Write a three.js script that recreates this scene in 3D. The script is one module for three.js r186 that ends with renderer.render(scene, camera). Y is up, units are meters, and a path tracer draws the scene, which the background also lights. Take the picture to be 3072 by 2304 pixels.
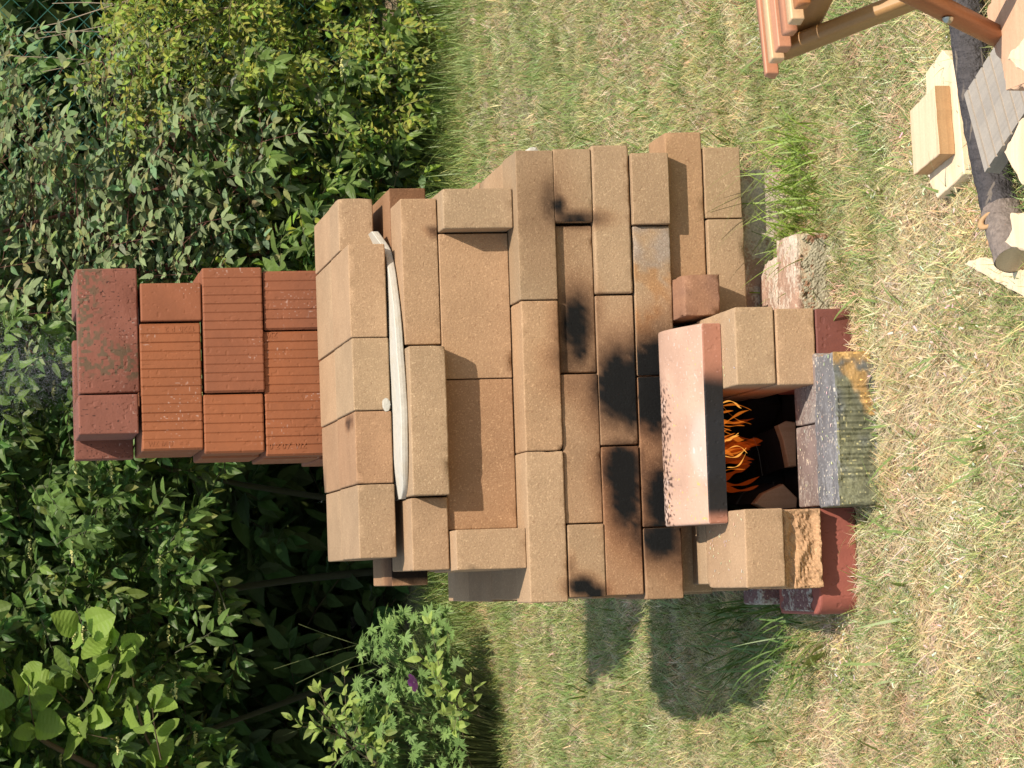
import * as THREE from 'three';
import { mergeGeometries } from 'three/addons/utils/BufferGeometryUtils.js';
import { ImprovedNoise } from 'three/addons/math/ImprovedNoise.js';
import { FontLoader } from 'three/addons/loaders/FontLoader.js';
import { TextGeometry } from 'three/addons/geometries/TextGeometry.js';

// ---------------------------------------------------------------- camera, sky, sun, exposure
// The photographer turned the camera on its side: world up points to the left of the picture.
const scene = new THREE.Scene();
const camera = new THREE.PerspectiveCamera(15.236, 4 / 3, 0.05, 400);
camera.position.set(-0.3258, 1.3626, 4.6885);
camera.up.set(0.99729, -0.021428, 0.070368);
camera.lookAt(-0.3258 + 0.065399, 1.3626 - 0.179628, 4.6885 - 0.981558);

const renderer = new THREE.WebGLRenderer({ antialias: true });
renderer.setSize(1024, 768);
renderer.toneMapping = THREE.LinearToneMapping;
renderer.toneMappingExposure = 1.29;
renderer.shadowMap.enabled = true;

const SKYK = 0.68;
const SUN = new THREE.Vector3(0.42, 1, 0.58).normalize();
{ // hazy summer sky: pale near the horizon, soft blue overhead, brighter round the sun
  const W = 512, H = 256, d = new Float32Array(W * H * 4), v = new THREE.Vector3();
  for (let j = 0; j < H; j++) for (let i = 0; i < W; i++) {
    const el = ((j + 0.5) / H - 0.5) * Math.PI, az = ((i + 0.5) / W - 0.5) * 2 * Math.PI; v.set(Math.cos(az) * Math.cos(el), Math.sin(el), Math.sin(az) * Math.cos(el));
    const up = Math.max(0, v.y), h = Math.pow(1 - up, 3), g = Math.max(0, v.dot(SUN)), glow = 0.9 * Math.pow(g, 24) + 0.35 * Math.pow(g, 5), k = (j * W + i) * 4, below = v.y < 0;
    const c = [0.46 + 0.34 * h, 0.6 + 0.22 * h, 0.8 + 0.02 * h].map((q, n) => (below ? [0.3, 0.29, 0.24][n] : q + glow * [1, 0.94, 0.82][n]) * SKYK);
    d[k] = c[0]; d[k + 1] = c[1]; d[k + 2] = c[2]; d[k + 3] = 1;
  }
  const t = new THREE.DataTexture(d, W, H, THREE.RGBAFormat, THREE.FloatType); t.mapping = THREE.EquirectangularReflectionMapping; t.magFilter = t.minFilter = THREE.LinearFilter; t.needsUpdate = true;
  scene.background = t; scene.environment = t;
}
const sun = new THREE.DirectionalLight(0xffefdf, 4.7);
sun.position.copy(SUN).multiplyScalar(12);
sun.target.position.set(0, 0.4, -1);
sun.castShadow = true;
sun.shadow.mapSize.set(4096, 4096);
Object.assign(sun.shadow.camera, { left: -4, right: 4, top: 4, bottom: -4, near: 0.5, far: 30 });
sun.shadow.radius = 1;
scene.add(sun, sun.target);

// ---------------------------------------------------------------- helpers
function rng(seed) { let s = seed >>> 0; return () => { s = (s + 0x6d2b79f5) >>> 0; let t = s; t = Math.imul(t ^ (t >>> 15), t | 1); t ^= t + Math.imul(t ^ (t >>> 7), t | 61); return ((t ^ (t >>> 14)) >>> 0) / 4294967296; }; }
const R0 = rng(7);
const rr = (r, a, b) => a + (b - a) * r();
const clamp = (v, a = 0, b = 1) => Math.min(b, Math.max(a, v));
const lerp = (a, b, t) => a + (b - a) * t;
const smooth = (a, b, v) => { const t = clamp((v - a) / (b - a)); return t * t * (3 - 2 * t); };
const PN = new ImprovedNoise();
const noise = (x, y, z = 0) => PN.noise(x + 31.7, y + 17.3, z + 5.1);
function fbm(x, y, z = 0, o = 4) { let s = 0, a = 0.5, f = 1; for (let i = 0; i < o; i++) { s += a * noise(x * f, y * f, z * f + i * 9.1); f *= 2.03; a *= 0.5; } return s; }
const V3 = (x, y, z) => new THREE.Vector3(x, y, z);
const used = {};
function numbered(name) { const n = used[name] = (used[name] ?? -1) + 1; return n ? name + '_' + String(n).padStart(3, '0') : name; }
function shade(m) { m.castShadow = true; m.receiveShadow = true; return m; }
function tag(o, label, category, group, kind) { o.userData.label = label; if (category) o.userData.category = category; if (group) o.userData.group = group; if (kind) o.userData.kind = kind; return o; }
function base(name, pos = [0, 0, 0], turn = 0) { const g = new THREE.Group(); g.name = numbered(name); g.position.set(...pos); g.rotation.y = turn; scene.add(g); return g; }
function mesh(name, geo, mat, parent = scene) { const m = shade(new THREE.Mesh(geo, mat)); m.name = parent === scene ? numbered(name) : name; parent.add(m); return m; }

// tiling textures from a function of texel (periodic noise comes from wrapping hashes)
function hash2(i, j, s) { let h = Math.imul(i, 374761393) + Math.imul(j, 668265263) + Math.imul(s, 1442695041); h = Math.imul(h ^ (h >>> 13), 1274126177); return ((h ^ (h >>> 16)) >>> 0) / 4294967296; }
function tnoise(u, v, cells, s) { // periodic value noise on [0,1)
  const x = u * cells, y = v * cells, i = Math.floor(x), j = Math.floor(y), fx = x - i, fy = y - j, a = fx * fx * (3 - 2 * fx), b = fy * fy * (3 - 2 * fy);
  const w = (p, q) => hash2(((p % cells) + cells) % cells, ((q % cells) + cells) % cells, s);
  return lerp(lerp(w(i, j), w(i + 1, j), a), lerp(w(i, j + 1), w(i + 1, j + 1), a), b);
}
function tn2(u, v, cx, cy, s) {
  const x = u * cx, y = v * cy, i = Math.floor(x), j = Math.floor(y), fx = x - i, fy = y - j, a = fx * fx * (3 - 2 * fx), b = fy * fy * (3 - 2 * fy);
  const w = (p, q) => hash2(((p % cx) + cx) % cx, ((q % cy) + cy) % cy, s);
  return lerp(lerp(w(i, j), w(i + 1, j), a), lerp(w(i, j + 1), w(i + 1, j + 1), a), b);
}
const toS = (c) => 255 * (c <= 0.0031308 ? 12.92 * c : 1.055 * Math.pow(c, 1 / 2.4) - 0.055);
function texture(size, fn, linear, metres) { // fn(u,v) -> [r,g,b] linear
  const d = new Uint8Array(size * size * 4);
  for (let j = 0; j < size; j++) for (let i = 0; i < size; i++) {
    const c = fn(i / size, j / size), k = (j * size + i) * 4;
    for (let q = 0; q < 3; q++) d[k + q] = clamp(linear ? c[q] * 255 : toS(clamp(c[q])), 0, 255);
    d[k + 3] = 255;
  }
  const t = new THREE.DataTexture(d, size, size, THREE.RGBAFormat);
  t.wrapS = t.wrapT = THREE.RepeatWrapping; t.magFilter = THREE.LinearFilter; t.minFilter = THREE.LinearMipmapLinearFilter; t.generateMipmaps = true;
  if (!linear) t.colorSpace = THREE.SRGBColorSpace;
  t.repeat.set(1 / metres, 1 / metres); t.needsUpdate = true;
  return t;
}
// uv in metres by dominant normal, with an offset
function metricUV(g, ou = 0, ov = 0, turn = 0) {
  if (g.index) g = g.toNonIndexed();
  if (!g.attributes.normal) g.computeVertexNormals();
  const p = g.attributes.position, uv = new Float32Array(p.count * 2), a = V3(), b = V3(), c = V3();
  for (let t = 0; t < p.count; t += 3) {
    a.fromBufferAttribute(p, t); b.fromBufferAttribute(p, t + 1); c.fromBufferAttribute(p, t + 2);
    const n = b.clone().sub(a).cross(c.clone().sub(a)), ax = Math.abs(n.x), ay = Math.abs(n.y), az = Math.abs(n.z);
    [a, b, c].forEach((q, k) => {
      let u, v; if (az >= ax && az >= ay) { u = q.x; v = q.y; } else if (ay >= ax) { u = q.x; v = q.z; } else { u = q.z; v = q.y; }
      if (turn) [u, v] = [v, u];
      uv[(t + k) * 2] = u + ou; uv[(t + k) * 2 + 1] = v + ov;
    });
  }
  g.setAttribute('uv', new THREE.BufferAttribute(uv, 2));
  return g;
}
// box with worn, rounded edges; rows of vertices every `seg` metres so that stains and chips can be carried
function brickGeo(w, h, d, { seg = 0.03, r = 0.003, rough = 0.6, seed = 1, uv = true } = {}) {
  const R = rng(seed * 7919 + 13), ox = R() * 50, oy = R() * 50;
  const chips = Array.from({ length: 3 }, () => { const s = () => (R() < 0.5 ? -0.5 : 0.5), a = Math.floor(R() * 3), p = [s() * w, s() * h, s() * d]; p[a] = (R() - 0.5) * [w, h, d][a]; return [p, rr(R, 0.004, 0.013), rr(R, 0.6, 2.2)]; });
  const ticks = (L) => { const o = [0, r * 0.35, r]; const n = Math.max(1, Math.round((L - 2 * r) / seg)); for (let i = 1; i < n; i++) o.push(r + (L - 2 * r) * i / n); o.push(L - r, L - r * 0.35, L); return o.map((v) => v - L / 2); };
  const T = [ticks(w), ticks(h), ticks(d)], H = [w / 2, h / 2, d / 2], pos = [], nor = [];
  const put = (p) => {
    // worn radius varies along the edges
    const k = r * (1 + rough * (1.4 * noise(p[0] * 60 + ox, p[1] * 60 + oy, p[2] * 60) + 0.8 * noise(p[0] * 210 + oy, p[1] * 210, p[2] * 210 + ox)));
    let bite = 0; for (const [q, c, m] of chips) bite += m * Math.exp(-((p[0] - q[0]) ** 2 + (p[1] - q[1]) ** 2 + (p[2] - q[2]) ** 2) / (c * c));
    const rad = clamp(k + r * bite, r * 0.25, r * 3.5), inn = p.map((v, i) => clamp(v, -H[i] + rad, H[i] - rad)), q = p.map((v, i) => v - inn[i]);
    const L = Math.hypot(...q);
    if (L < 1e-9) return [p, null];
    const n = q.map((v) => v / L);
    return [inn.map((v, i) => v + n[i] * Math.min(L, rad)), n];
  };
  const face = (ax, s) => {
    const a = (ax + 1) % 3, b = (ax + 2) % 3, A = T[a], B = T[b], g = [];
    for (const u of A) { const row = []; for (const v of B) { const p = [0, 0, 0]; p[ax] = s * H[ax]; p[a] = u; p[b] = v; const [q, n] = put(p); const fn = [0, 0, 0]; fn[ax] = s; const onEdge = H[a] - Math.abs(u) < r * 1.02 || H[b] - Math.abs(v) < r * 1.02; row.push([q, onEdge && n ? n : fn]); } g.push(row); }
    for (let i = 0; i < A.length - 1; i++) for (let j = 0; j < B.length - 1; j++) {
      const q = s > 0 ? [g[i][j], g[i + 1][j], g[i + 1][j + 1], g[i][j], g[i + 1][j + 1], g[i][j + 1]] : [g[i][j], g[i + 1][j + 1], g[i + 1][j], g[i][j], g[i][j + 1], g[i + 1][j + 1]];
      for (const [p, n] of q) { pos.push(...p); nor.push(...n); }
    }
  };
  for (let ax = 0; ax < 3; ax++) { face(ax, 1); face(ax, -1); }
  const g = new THREE.BufferGeometry();
  g.setAttribute('position', new THREE.Float32BufferAttribute(pos, 3));
  g.setAttribute('normal', new THREE.Float32BufferAttribute(nor, 3));
  return uv ? metricUV(g, R() * 3, R() * 3) : g;
}
function paint(g, fn) { // vertex colours from a point of the thing's own space (kept where stains are)
  const p = g.attributes.position, n = g.attributes.normal, c = new Float32Array(p.count * 3);
  for (let i = 0; i < p.count; i++) { const k = fn(p.getX(i), p.getY(i), p.getZ(i), n.getX(i), n.getY(i), n.getZ(i)); c.set(typeof k === 'number' ? [k, k, k] : k, i * 3); }
  g.setAttribute('color', new THREE.BufferAttribute(c, 3));
  return g;
}
// ---------------------------------------------------------------- materials
const fireBase = (u, v, tone) => {
  const blotch = tnoise(u, v, 7, 3) * 0.5 + tnoise(u, v, 23, 4) * 0.35 + tnoise(u, v, 61, 5) * 0.15;
  const g1 = tnoise(u, v, 310, 6), g2 = tnoise(u, v, 440, 7), g3 = tnoise(u, v, 210, 8);
  let c = [tone[0], tone[1], tone[2]].map((q) => q * (0.86 + 0.26 * blotch));
  const grain = smooth(0.74, 0.95, g1) * 0.36 + smooth(0.7, 0.95, g2) * 0.34;
  c = c.map((q, i) => lerp(q, [0.7, 0.52, 0.32][i], clamp(grain)));
  const dark = smooth(0.86, 0.95, g3) * 0.35 + smooth(0.8, 0.95, tnoise(u, v, 260, 9)) * 0.3;
  return c.map((q, i) => q * (1 - dark) + [0.2, 0.11, 0.06][i] * dark);
};
const fireBump = texture(512, (u, v) => { const b = 0.35 + 0.3 * tnoise(u, v, 120, 21) + 0.35 * tnoise(u, v, 250, 22) - 0.5 * smooth(0.9, 0.97, tnoise(u, v, 80, 23)); return [b, b, b]; }, true, 0.4);
const FIRE_TONES = [[0.375, 0.262, 0.158], [0.395, 0.276, 0.168], [0.362, 0.244, 0.144], [0.372, 0.264, 0.158]];
const fireMaps = FIRE_TONES.map((t, k) => texture(1024, (u, v) => fireBase((u + k * 0.37) % 1, (v + k * 0.19) % 1, t), false, 0.6));
const FIRE = fireMaps.map((map) => new THREE.MeshPhysicalMaterial({ specularIntensity: 0.35, map, bumpMap: fireBump, bumpScale: 0.0007, roughness: 0.93, vertexColors: true }));
const redMap = (tone, pits, s) => texture(1024, (u, v) => {
  const b = 0.8 + 0.28 * (tnoise(u, v, 9, s) * 0.5 + tnoise(u, v, 37, s + 1) * 0.3 + tnoise(u, v, 140, s + 2) * 0.2);
  let c = tone.map((q) => q * b);
  const w = smooth(0.83, 0.95, tnoise(u, v, 150, s + 3)) * smooth(0.5, 0.8, tnoise(u, v, 11, s + 4));
  c = c.map((q, i) => lerp(q, [0.55, 0.42, 0.36][i], w * 0.5));
  if (pits) { const d = smooth(0.86, 0.94, tn2(u, v, 190, 130, s + 5)); c = c.map((q) => q * (1 - 0.75 * d)); const m = smooth(0.62, 0.85, tnoise(u, v, 6, s + 6)) * smooth(0.45, 0.7, tnoise(u, v, 90, s + 7)); c = c.map((q, i) => lerp(q, [0.08, 0.075, 0.04][i], m * 0.7)); }
  return c;
}, false, 0.55);
const redBump = texture(512, (u, v) => { const b = 0.5 + 0.3 * tnoise(u, v, 60, 31) + 0.2 * tnoise(u, v, 200, 32) - 0.8 * smooth(0.82, 0.9, tn2(u, v, 90, 60, 33)); return [b, b, b]; }, true, 0.5);
const RED = new THREE.MeshStandardMaterial({ map: redMap([0.285, 0.096, 0.034], false, 40), bumpMap: redBump, bumpScale: 0.0006, roughness: 0.78, vertexColors: true });
const RED2 = new THREE.MeshStandardMaterial({ map: redMap([0.26, 0.09, 0.038], false, 46), bumpMap: redBump, bumpScale: 0.0006, roughness: 0.78, vertexColors: true });
const CLINKER = new THREE.MeshStandardMaterial({ map: redMap([0.225, 0.084, 0.055], true, 50), bumpMap: redBump, bumpScale: 0.0012, roughness: 0.85, vertexColors: true });
const DARKRED = new THREE.MeshStandardMaterial({ map: redMap([0.19, 0.062, 0.045], false, 60), bumpMap: redBump, bumpScale: 0.0008, roughness: 0.72, vertexColors: true });
const PINK = new THREE.MeshPhysicalMaterial({ specularIntensity: 0.5, map: texture(1024, (u, v) => {
  let c = [0.47, 0.315, 0.235].map((q) => q * (0.85 + 0.25 * tnoise(u, v, 12, 71) + 0.08 * tnoise(u, v, 150, 72)));
  const w = smooth(0.55, 0.75, tnoise(u, v, 5, 73)) * 0.45 + smooth(0.88, 0.95, tnoise(u, v, 120, 74)) * 0.6; c = c.map((q, i) => lerp(q, [0.66, 0.52, 0.47][i], w));
  const y = smooth(0.88, 0.94, tnoise(u, v, 90, 75)) * smooth(0.5, 0.7, tnoise(u, v, 9, 76)); return c.map((q, i) => lerp(q, [0.6, 0.4, 0.16][i], y));
}, false, 0.5), bumpMap: redBump, bumpScale: 0.0006, roughness: 0.6, vertexColors: true });
const oldMap = (tone, over, amt, s) => texture(1024, (u, v) => {
  let c = tone.map((q) => q * (0.75 + 0.4 * tnoise(u, v, 17, s) + 0.15 * tnoise(u, v, 140, s + 1)));
  const n = 0.45 * tnoise(u, v, 9, s + 2) + 0.35 * tnoise(u, v, 45, s + 3) + 0.3 * tnoise(u, v, 170, s + 4);
  const w = smooth(0.75 - amt, 0.9 - amt, n); c = c.map((q, i) => lerp(q, over[i] * (0.75 + 0.5 * tnoise(u, v, 210, s + 5)), w));
  const f = smooth(0.84, 0.9, tnoise(u, v, 120, s + 6)); return c.map((q, i) => lerp(q, [0.62, 0.54, 0.42][i], f * 0.7));
}, false, 0.5);
const roughBump = texture(512, (u, v) => { const b = 0.5 * tnoise(u, v, 30, 81) + 0.3 * tnoise(u, v, 90, 82) + 0.25 * tnoise(u, v, 210, 83); return [b, b, b]; }, true, 0.35);
const OLDPINK = new THREE.MeshStandardMaterial({ map: oldMap([0.34, 0.235, 0.175], [0.5, 0.44, 0.36], 0.27, 90), bumpMap: roughBump, bumpScale: 0.003, roughness: 0.9, vertexColors: true });
const LICHEN = new THREE.MeshStandardMaterial({ map: oldMap([0.25, 0.14, 0.08], [0.3, 0.28, 0.19], 0.34, 100), bumpMap: roughBump, bumpScale: 0.006, roughness: 0.95, vertexColors: true });
const MORTAR = new THREE.MeshStandardMaterial({ map: oldMap([0.17, 0.09, 0.085], [0.4, 0.37, 0.31], 0.24, 110), bumpMap: roughBump, bumpScale: 0.004, roughness: 0.92, vertexColors: true });
const SILLTOP = new THREE.MeshStandardMaterial({ map: oldMap([0.14, 0.137, 0.135], [0.22, 0.215, 0.21], 0.2, 120), bumpMap: roughBump, bumpScale: 0.0015, roughness: 0.7, vertexColors: true });
const FLOORB = new THREE.MeshStandardMaterial({ map: oldMap([0.19, 0.15, 0.135], [0.27, 0.24, 0.215], 0.24, 130), bumpMap: roughBump, bumpScale: 0.002, roughness: 0.8, vertexColors: true });
const FELT = new THREE.MeshStandardMaterial({ map: texture(512, (u, v) => { const b = 0.9 + 0.12 * tnoise(u, v, 40, 621) + 0.1 * tnoise(u, v, 150, 622), y = smooth(0.6, 0.85, tnoise(u, v, 12, 623)) * 0.3; return [0.46 * b, lerp(0.45, 0.41, y) * b, lerp(0.39, 0.3, y) * b]; }, false, 0.25), bumpMap: roughBump, bumpScale: 0.0006, roughness: 1 });
const EMBER = new THREE.MeshStandardMaterial({ color: 0x14110f, roughness: 1 });
// wood: rings/grain along u
const woodMap = (a, b, s, fine = 60) => texture(512, (u, v) => {
  const w = tn2(u, v, 3, fine, s) * 0.5 + tn2(u, v, 8, fine * 3, s + 1) * 0.3 + tnoise(u, v, 6, s + 2) * 0.2; const k = smooth(0.62, 0.75, tn2(u, v, 2, Math.round(fine / 3), s + 3));
  return a.map((q, i) => lerp(q, b[i], clamp(w * 0.9 + k * 0.35 - 0.15)) * (0.93 + 0.14 * tnoise(u, v, 200, s + 4)));
}, false, 0.3);
const wood = (a, b, s, fine, rough = 0.7) => new THREE.MeshStandardMaterial({ map: woodMap(a, b, s, fine), roughness: rough });
const PINE = wood([0.7, 0.55, 0.37], [0.6, 0.43, 0.26], 140, 50);
const PALE = wood([0.8, 0.66, 0.46], [0.7, 0.52, 0.33], 150, 50);
const PINEEND = wood([0.46, 0.29, 0.14], [0.37, 0.22, 0.1], 160, 140);
const TEAKPINK = wood([0.52, 0.26, 0.15], [0.44, 0.2, 0.11], 170, 30, 0.5);
const TEAKCREAM = wood([0.68, 0.48, 0.28], [0.56, 0.36, 0.19], 180, 30, 0.5);
const TEAK = wood([0.4, 0.17, 0.06], [0.28, 0.1, 0.035], 190, 30, 0.45);
const TEAKRED = wood([0.36, 0.15, 0.06], [0.27, 0.1, 0.038], 200, 30, 0.4);
const OLIVEWOOD = wood([0.4, 0.23, 0.08], [0.3, 0.16, 0.05], 210, 30, 0.45);
const GREYWOOD = wood([0.34, 0.31, 0.26], [0.25, 0.23, 0.2], 220, 60);
const DIMWOOD = wood([0.5, 0.42, 0.28], [0.4, 0.31, 0.19], 240, 60, 0.9);
const PINKWOOD = wood([0.66, 0.44, 0.28], [0.5, 0.28, 0.17], 230, 36);
// ---------------------------------------------------------------- kiln
const kiln = base('brick_kiln');
tag(kiln, 'stacked tan firebrick kiln with red chimney and fire mouth on the lawn', 'kiln');
// soot licks: centre (x, y), radii, strength, on the front plane of the kiln; measured on the photograph
const SOOT = [
  [0.085, 0.391, 0.062, 0.034, 1.0], [0.055, 0.385, 0.05, 0.022, 0.9], [0.03, 0.4, 0.03, 0.04, 0.7],
  [0.29, 0.43, 0.045, 0.02, 0.7], [0.28, 0.445, 0.08, 0.05, 0.35], [0.2, 0.44, 0.05, 0.05, 0.22], [0.285, 0.415, 0.018, 0.014, 1.0], [0.262, 0.39, 0.014, 0.05, 0.85],
  [-0.02, 0.322, 0.075, 0.05, 1.0], [-0.055, 0.3, 0.055, 0.03, 0.95], [0.02, 0.31, 0.03, 0.04, 0.6],
  [-0.01, 0.255, 0.085, 0.07, 1.1], [-0.07, 0.262, 0.05, 0.03, 0.95],
  [-0.16, 0.322, 0.055, 0.04, 1.0], [-0.205, 0.318, 0.07, 0.034, 1.0], [-0.255, 0.3, 0.05, 0.022, 0.8],
  [-0.215, 0.245, 0.07, 0.05, 1.05], [-0.15, 0.238, 0.05, 0.016, 0.9], [-0.275, 0.262, 0.042, 0.042, 1.0], [-0.29, 0.235, 0.05, 0.03, 0.7],
  [-0.01, 0.39, 0.03, 0.05, 0.45], [-0.02, 0.36, 0.05, 0.012, 0.6],
  [-0.352, 0.398, 0.018, 0.026, 1.1], [-0.365, 0.375, 0.016, 0.02, 1.1], [-0.32, 0.415, 0.02, 0.008, 0.5],
];
const sootAt = (x, y) => {
  let s = 0; const wob = 0.26 * fbm(x * 9, y * 9, 2, 2);
  for (const [a, b, rx, ry, k] of SOOT) { const d = Math.hypot((x - a) / rx, (y - b) / ry) + wob; s = Math.max(s, 1.1 * k * (1 - smooth(0.15, 2.0, d))); }
  return clamp(s * (1.04 + 0.16 * noise(x * 170, y * 170, 3)), 0, 1);
};
let brickN = 0;
function brick(parent, x0, x1, y0, y1, zf, d, o = {}) { // a brick from its front face and depth
  const w = x1 - x0, h = y1 - y0, seed = ++brickN;
  const geo = brickGeo(w, h, d, { seg: o.seg ?? 0.05, r: o.r ?? rr(R0, 0.0018, 0.003), rough: o.rough ?? 0.4, seed });
  const cx = (x0 + x1) / 2, cy = (y0 + y1) / 2, cz = zf - d / 2;
  const hue = rr(R0, -1, 1), val = rr(R0, 0.88, 1.06), tv = [val * (1 + 0.012 * hue), val * (1 - 0.03 * hue), val * (1 - 0.05 * hue)]; const tint = o.tint ?? 1, dirt = o.dirt ?? 0;
  paint(geo, (x, y, z, nx, ny, nz) => {
    const X = cx + x, Y = cy + y, Z = cz + z; let k = o.soot ? sootAt(X, Y) * (nz > 0.3 || o.soot === 2 ? 1 : 0.35) : 0;
    if (o.fn) k = Math.max(k, o.fn(X, Y, Z, nx, ny, nz));
    const e = 0.94 + 0.1 * fbm(X * 9 + seed, Y * 9, Z * 9, 2); const t = Array.isArray(tint) ? tint : [tint, tint, tint];
    const st = o.stain ? o.stain(X, Y, Z, nx, ny, nz) : null;
    return t.map((q, i) => { let c = q * tv[i] * e * (1 - dirt); if (st) c *= lerp(1, st[i], st[3]); return lerp(c, [0.018, 0.028, 0.046][i], Math.pow(clamp(k), [1.5, 1.2, 1.05][i])); });
  });
  const m = mesh('brick', geo, o.mat ?? FIRE[Math.floor(R0() * FIRE.length)], parent);
  m.position.set(cx, cy, cz);
  if (o.yaw) m.rotation.y = o.yaw;
  if (o.roll) m.rotation.z = o.roll;
  if (o.label) m.userData.label = o.label;
  return m;
}
const S = { soot: 1, seg: 0.008 };
// lowest courses, on old bricks sunk in the grass
const L = [0.095, 0.1605, 0.226, 0.2925, 0.357, 0.4215];  // undersides of the six courses
const HT = 0.0635;
brick(kiln, 0.262, 0.383, L[0], L[0] + HT, -0.012, 0.25, { seg: 0.012, tint: [0.95, 0.95, 0.93] });
brick(kiln, 0.005, 0.259, L[0], L[0] + HT, -0.004, 0.124, { seg: 0.012 });
brick(kiln, -0.37, -0.25, L[0], L[0] + HT, -0.06, 0.25, {});
brick(kiln, 0.157, 0.41, L[1], L[1] + HT, -0.016, 0.124, { seg: 0.012, tint: [1, 0.9, 0.82] });
brick(kiln, 0.088, 0.157, 0.163, 0.224, 0.08, 0.2, { tint: [0.78, 0.6, 0.58], r: 0.004, rough: 1.6, label: 'darker reddish brick end sticking out of the kiln wall', soot: 0, seg: 0.012, stain: (X, Y) => [0.7, 0.72, 0.85, smooth(-0.1, 0.3, fbm(X * 30, Y * 30, 7, 3)) * 0.6] });
brick(kiln, -0.37, -0.25, L[1], L[1] + HT, -0.055, 0.25, {});
// course 3
const rust = (X, Y, Z, nx, ny, nz) => {
  if (nz < 0.5) return null;
  const g = smooth(0.13, 0.2, X + 0.05 * fbm(X * 16, Y * 16, 1, 3)), o = smooth(0.02, 0.1, X) * (1 - smooth(0.17, 0.22, X)) * smooth(0.0, 0.25, fbm(X * 20, Y * 26, 4, 3) + 0.15);
  return g > o ? [0.86, 1.0, 1.3, g * smooth(-0.25, 0.2, fbm(X * 34, Y * 34, 8, 3))] : [1.0, 0.8, 0.6, o * 0.8];
};
brick(kiln, 0.25, 0.371, L[2], L[2] + 0.0645, 0.012, 0.25, S);
brick(kiln, -0.004, 0.248, L[2] - 0.001, L[2] + HT, 0, 0.124, { ...S, stain: rust, tint: 0.96, label: 'soot and rust stained firebrick beside the lintel' });
brick(kiln, -0.258, -0.006, L[2] - 0.001, L[2] + HT, 0, 0.124, { ...S, tint: [0.86, 0.77, 0.73] });
brick(kiln, -0.379, -0.26, L[2] - 0.001, L[2] + HT, 0.003, 0.25, { ...S, tint: [0.88, 0.82, 0.78] });
// course 4
brick(kiln, 0.135, 0.386, L[3], L[3] + HT, 0.002, 0.124, { ...S, r: 0.0045 });
brick(kiln, -0.119, 0.132, L[3], L[3] + HT, -0.004, 0.124, { ...S, tint: 0.98, label: 'firebrick blackened by soot above the lintel' });
brick(kiln, -0.37, -0.122, L[3], L[3] + HT, -0.001, 0.124, { ...S, tint: [0.88, 0.8, 0.76] });
// course 5
brick(kiln, 0.257, 0.38, L[4], L[4] + 0.0645, 0, 0.25, S);
brick(kiln, 0.004, 0.252, L[4], L[4] + 0.063, -0.012, 0.124, { ...S, label: 'firebrick with a round soot patch at its end' });
brick(kiln, -0.248, 0.001, L[4], L[4] + 0.0635, -0.006, 0.124, { ...S, tint: [0.88, 0.78, 0.74] });
brick(kiln, -0.371, -0.25, L[4], L[4] + 0.062, 0, 0.25, { ...S, tint: 0.93 });
// course 6
brick(kiln, 0.127, 0.378, L[5], L[5] + 0.0645, 0, 0.124, { ...S, tint: [0.84, 0.86, 0.88] });
brick(kiln, -0.126, 0.125, L[5], L[5] + HT, 0, 0.124, { ...S, tint: [1, 0.95, 0.92] });
brick(kiln, -0.378, -0.127, L[5], L[5] + HT + 0.001, 0, 0.124, S);
// side walls, back wall and chamber floor of the six courses
for (let k = 0; k < 6; k++) {
  const hdr = k % 2 === 0, zs = k === 0 || k === 1 ? -0.312 : (k === 2 || k === 4) ? -0.252 : -0.126;
  for (const s of [-1, 1]) for (let z = zs; z > -0.74; z -= 0.2515) {
    const j = rr(R0, -0.003, 0.003), x = s * 0.314 + j + (s < 0 ? 0 : 0.002);
    brick(kiln, x - 0.062, x + 0.062, L[k], L[k] + HT, z, Math.min(0.25, z + 0.875), { seg: 0.08, tint: rr(R0, 0.9, 1.04) });
  }
  for (let i = 0; i < 2; i++) brick(kiln, -0.25 + i * 0.251, 0.0 + i * 0.25, L[k], L[k] + HT, -0.752, 0.124, { seg: 0.1, tint: rr(R0, 0.9, 1.04) });
}
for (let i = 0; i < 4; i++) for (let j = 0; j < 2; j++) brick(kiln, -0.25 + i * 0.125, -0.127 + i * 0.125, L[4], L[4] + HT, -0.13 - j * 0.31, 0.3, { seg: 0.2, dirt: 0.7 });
// shelf of the upper chamber
for (let i = 0; i < 4; i++) for (let j = 0; j < 2; j++) brick(kiln, -0.25 + i * 0.125, -0.127 + i * 0.125, L[5], L[5] + HT - 0.004, -0.13 - j * 0.31, 0.3, { seg: 0.2, tint: 0.95 });
// row of bricks on edge
const E1 = { seg: 0.012 };
brick(kiln, 0.2535, 0.321, 0.487, 0.606, -0.034, 0.25, { ...E1, yaw: -0.012 });
brick(kiln, -0.321, -0.254, 0.4865, 0.604, -0.02, 0.25, { ...E1, yaw: 0.012 });
brick(kiln, 0.0035, 0.25, 0.487, 0.606, -0.09, 0.064, { ...E1, tint: [1, 0.93, 0.88] });
brick(kiln, -0.2515, 0.002, 0.487, 0.606, -0.092, 0.064, { ...E1, tint: [1, 0.93, 0.88] });
for (const s of [-1, 1]) for (let z = -0.29; z > -0.6; z -= 0.251) brick(kiln, s * 0.288 - 0.032, s * 0.288 + 0.032, 0.487, 0.604, z, 0.25, { seg: 0.1 });
brick(kiln, -0.25, -0.002, 0.487, 0.604, -0.66, 0.064, { seg: 0.1 }); brick(kiln, 0.002, 0.25, 0.487, 0.604, -0.66, 0.064, { seg: 0.1 });
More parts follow.
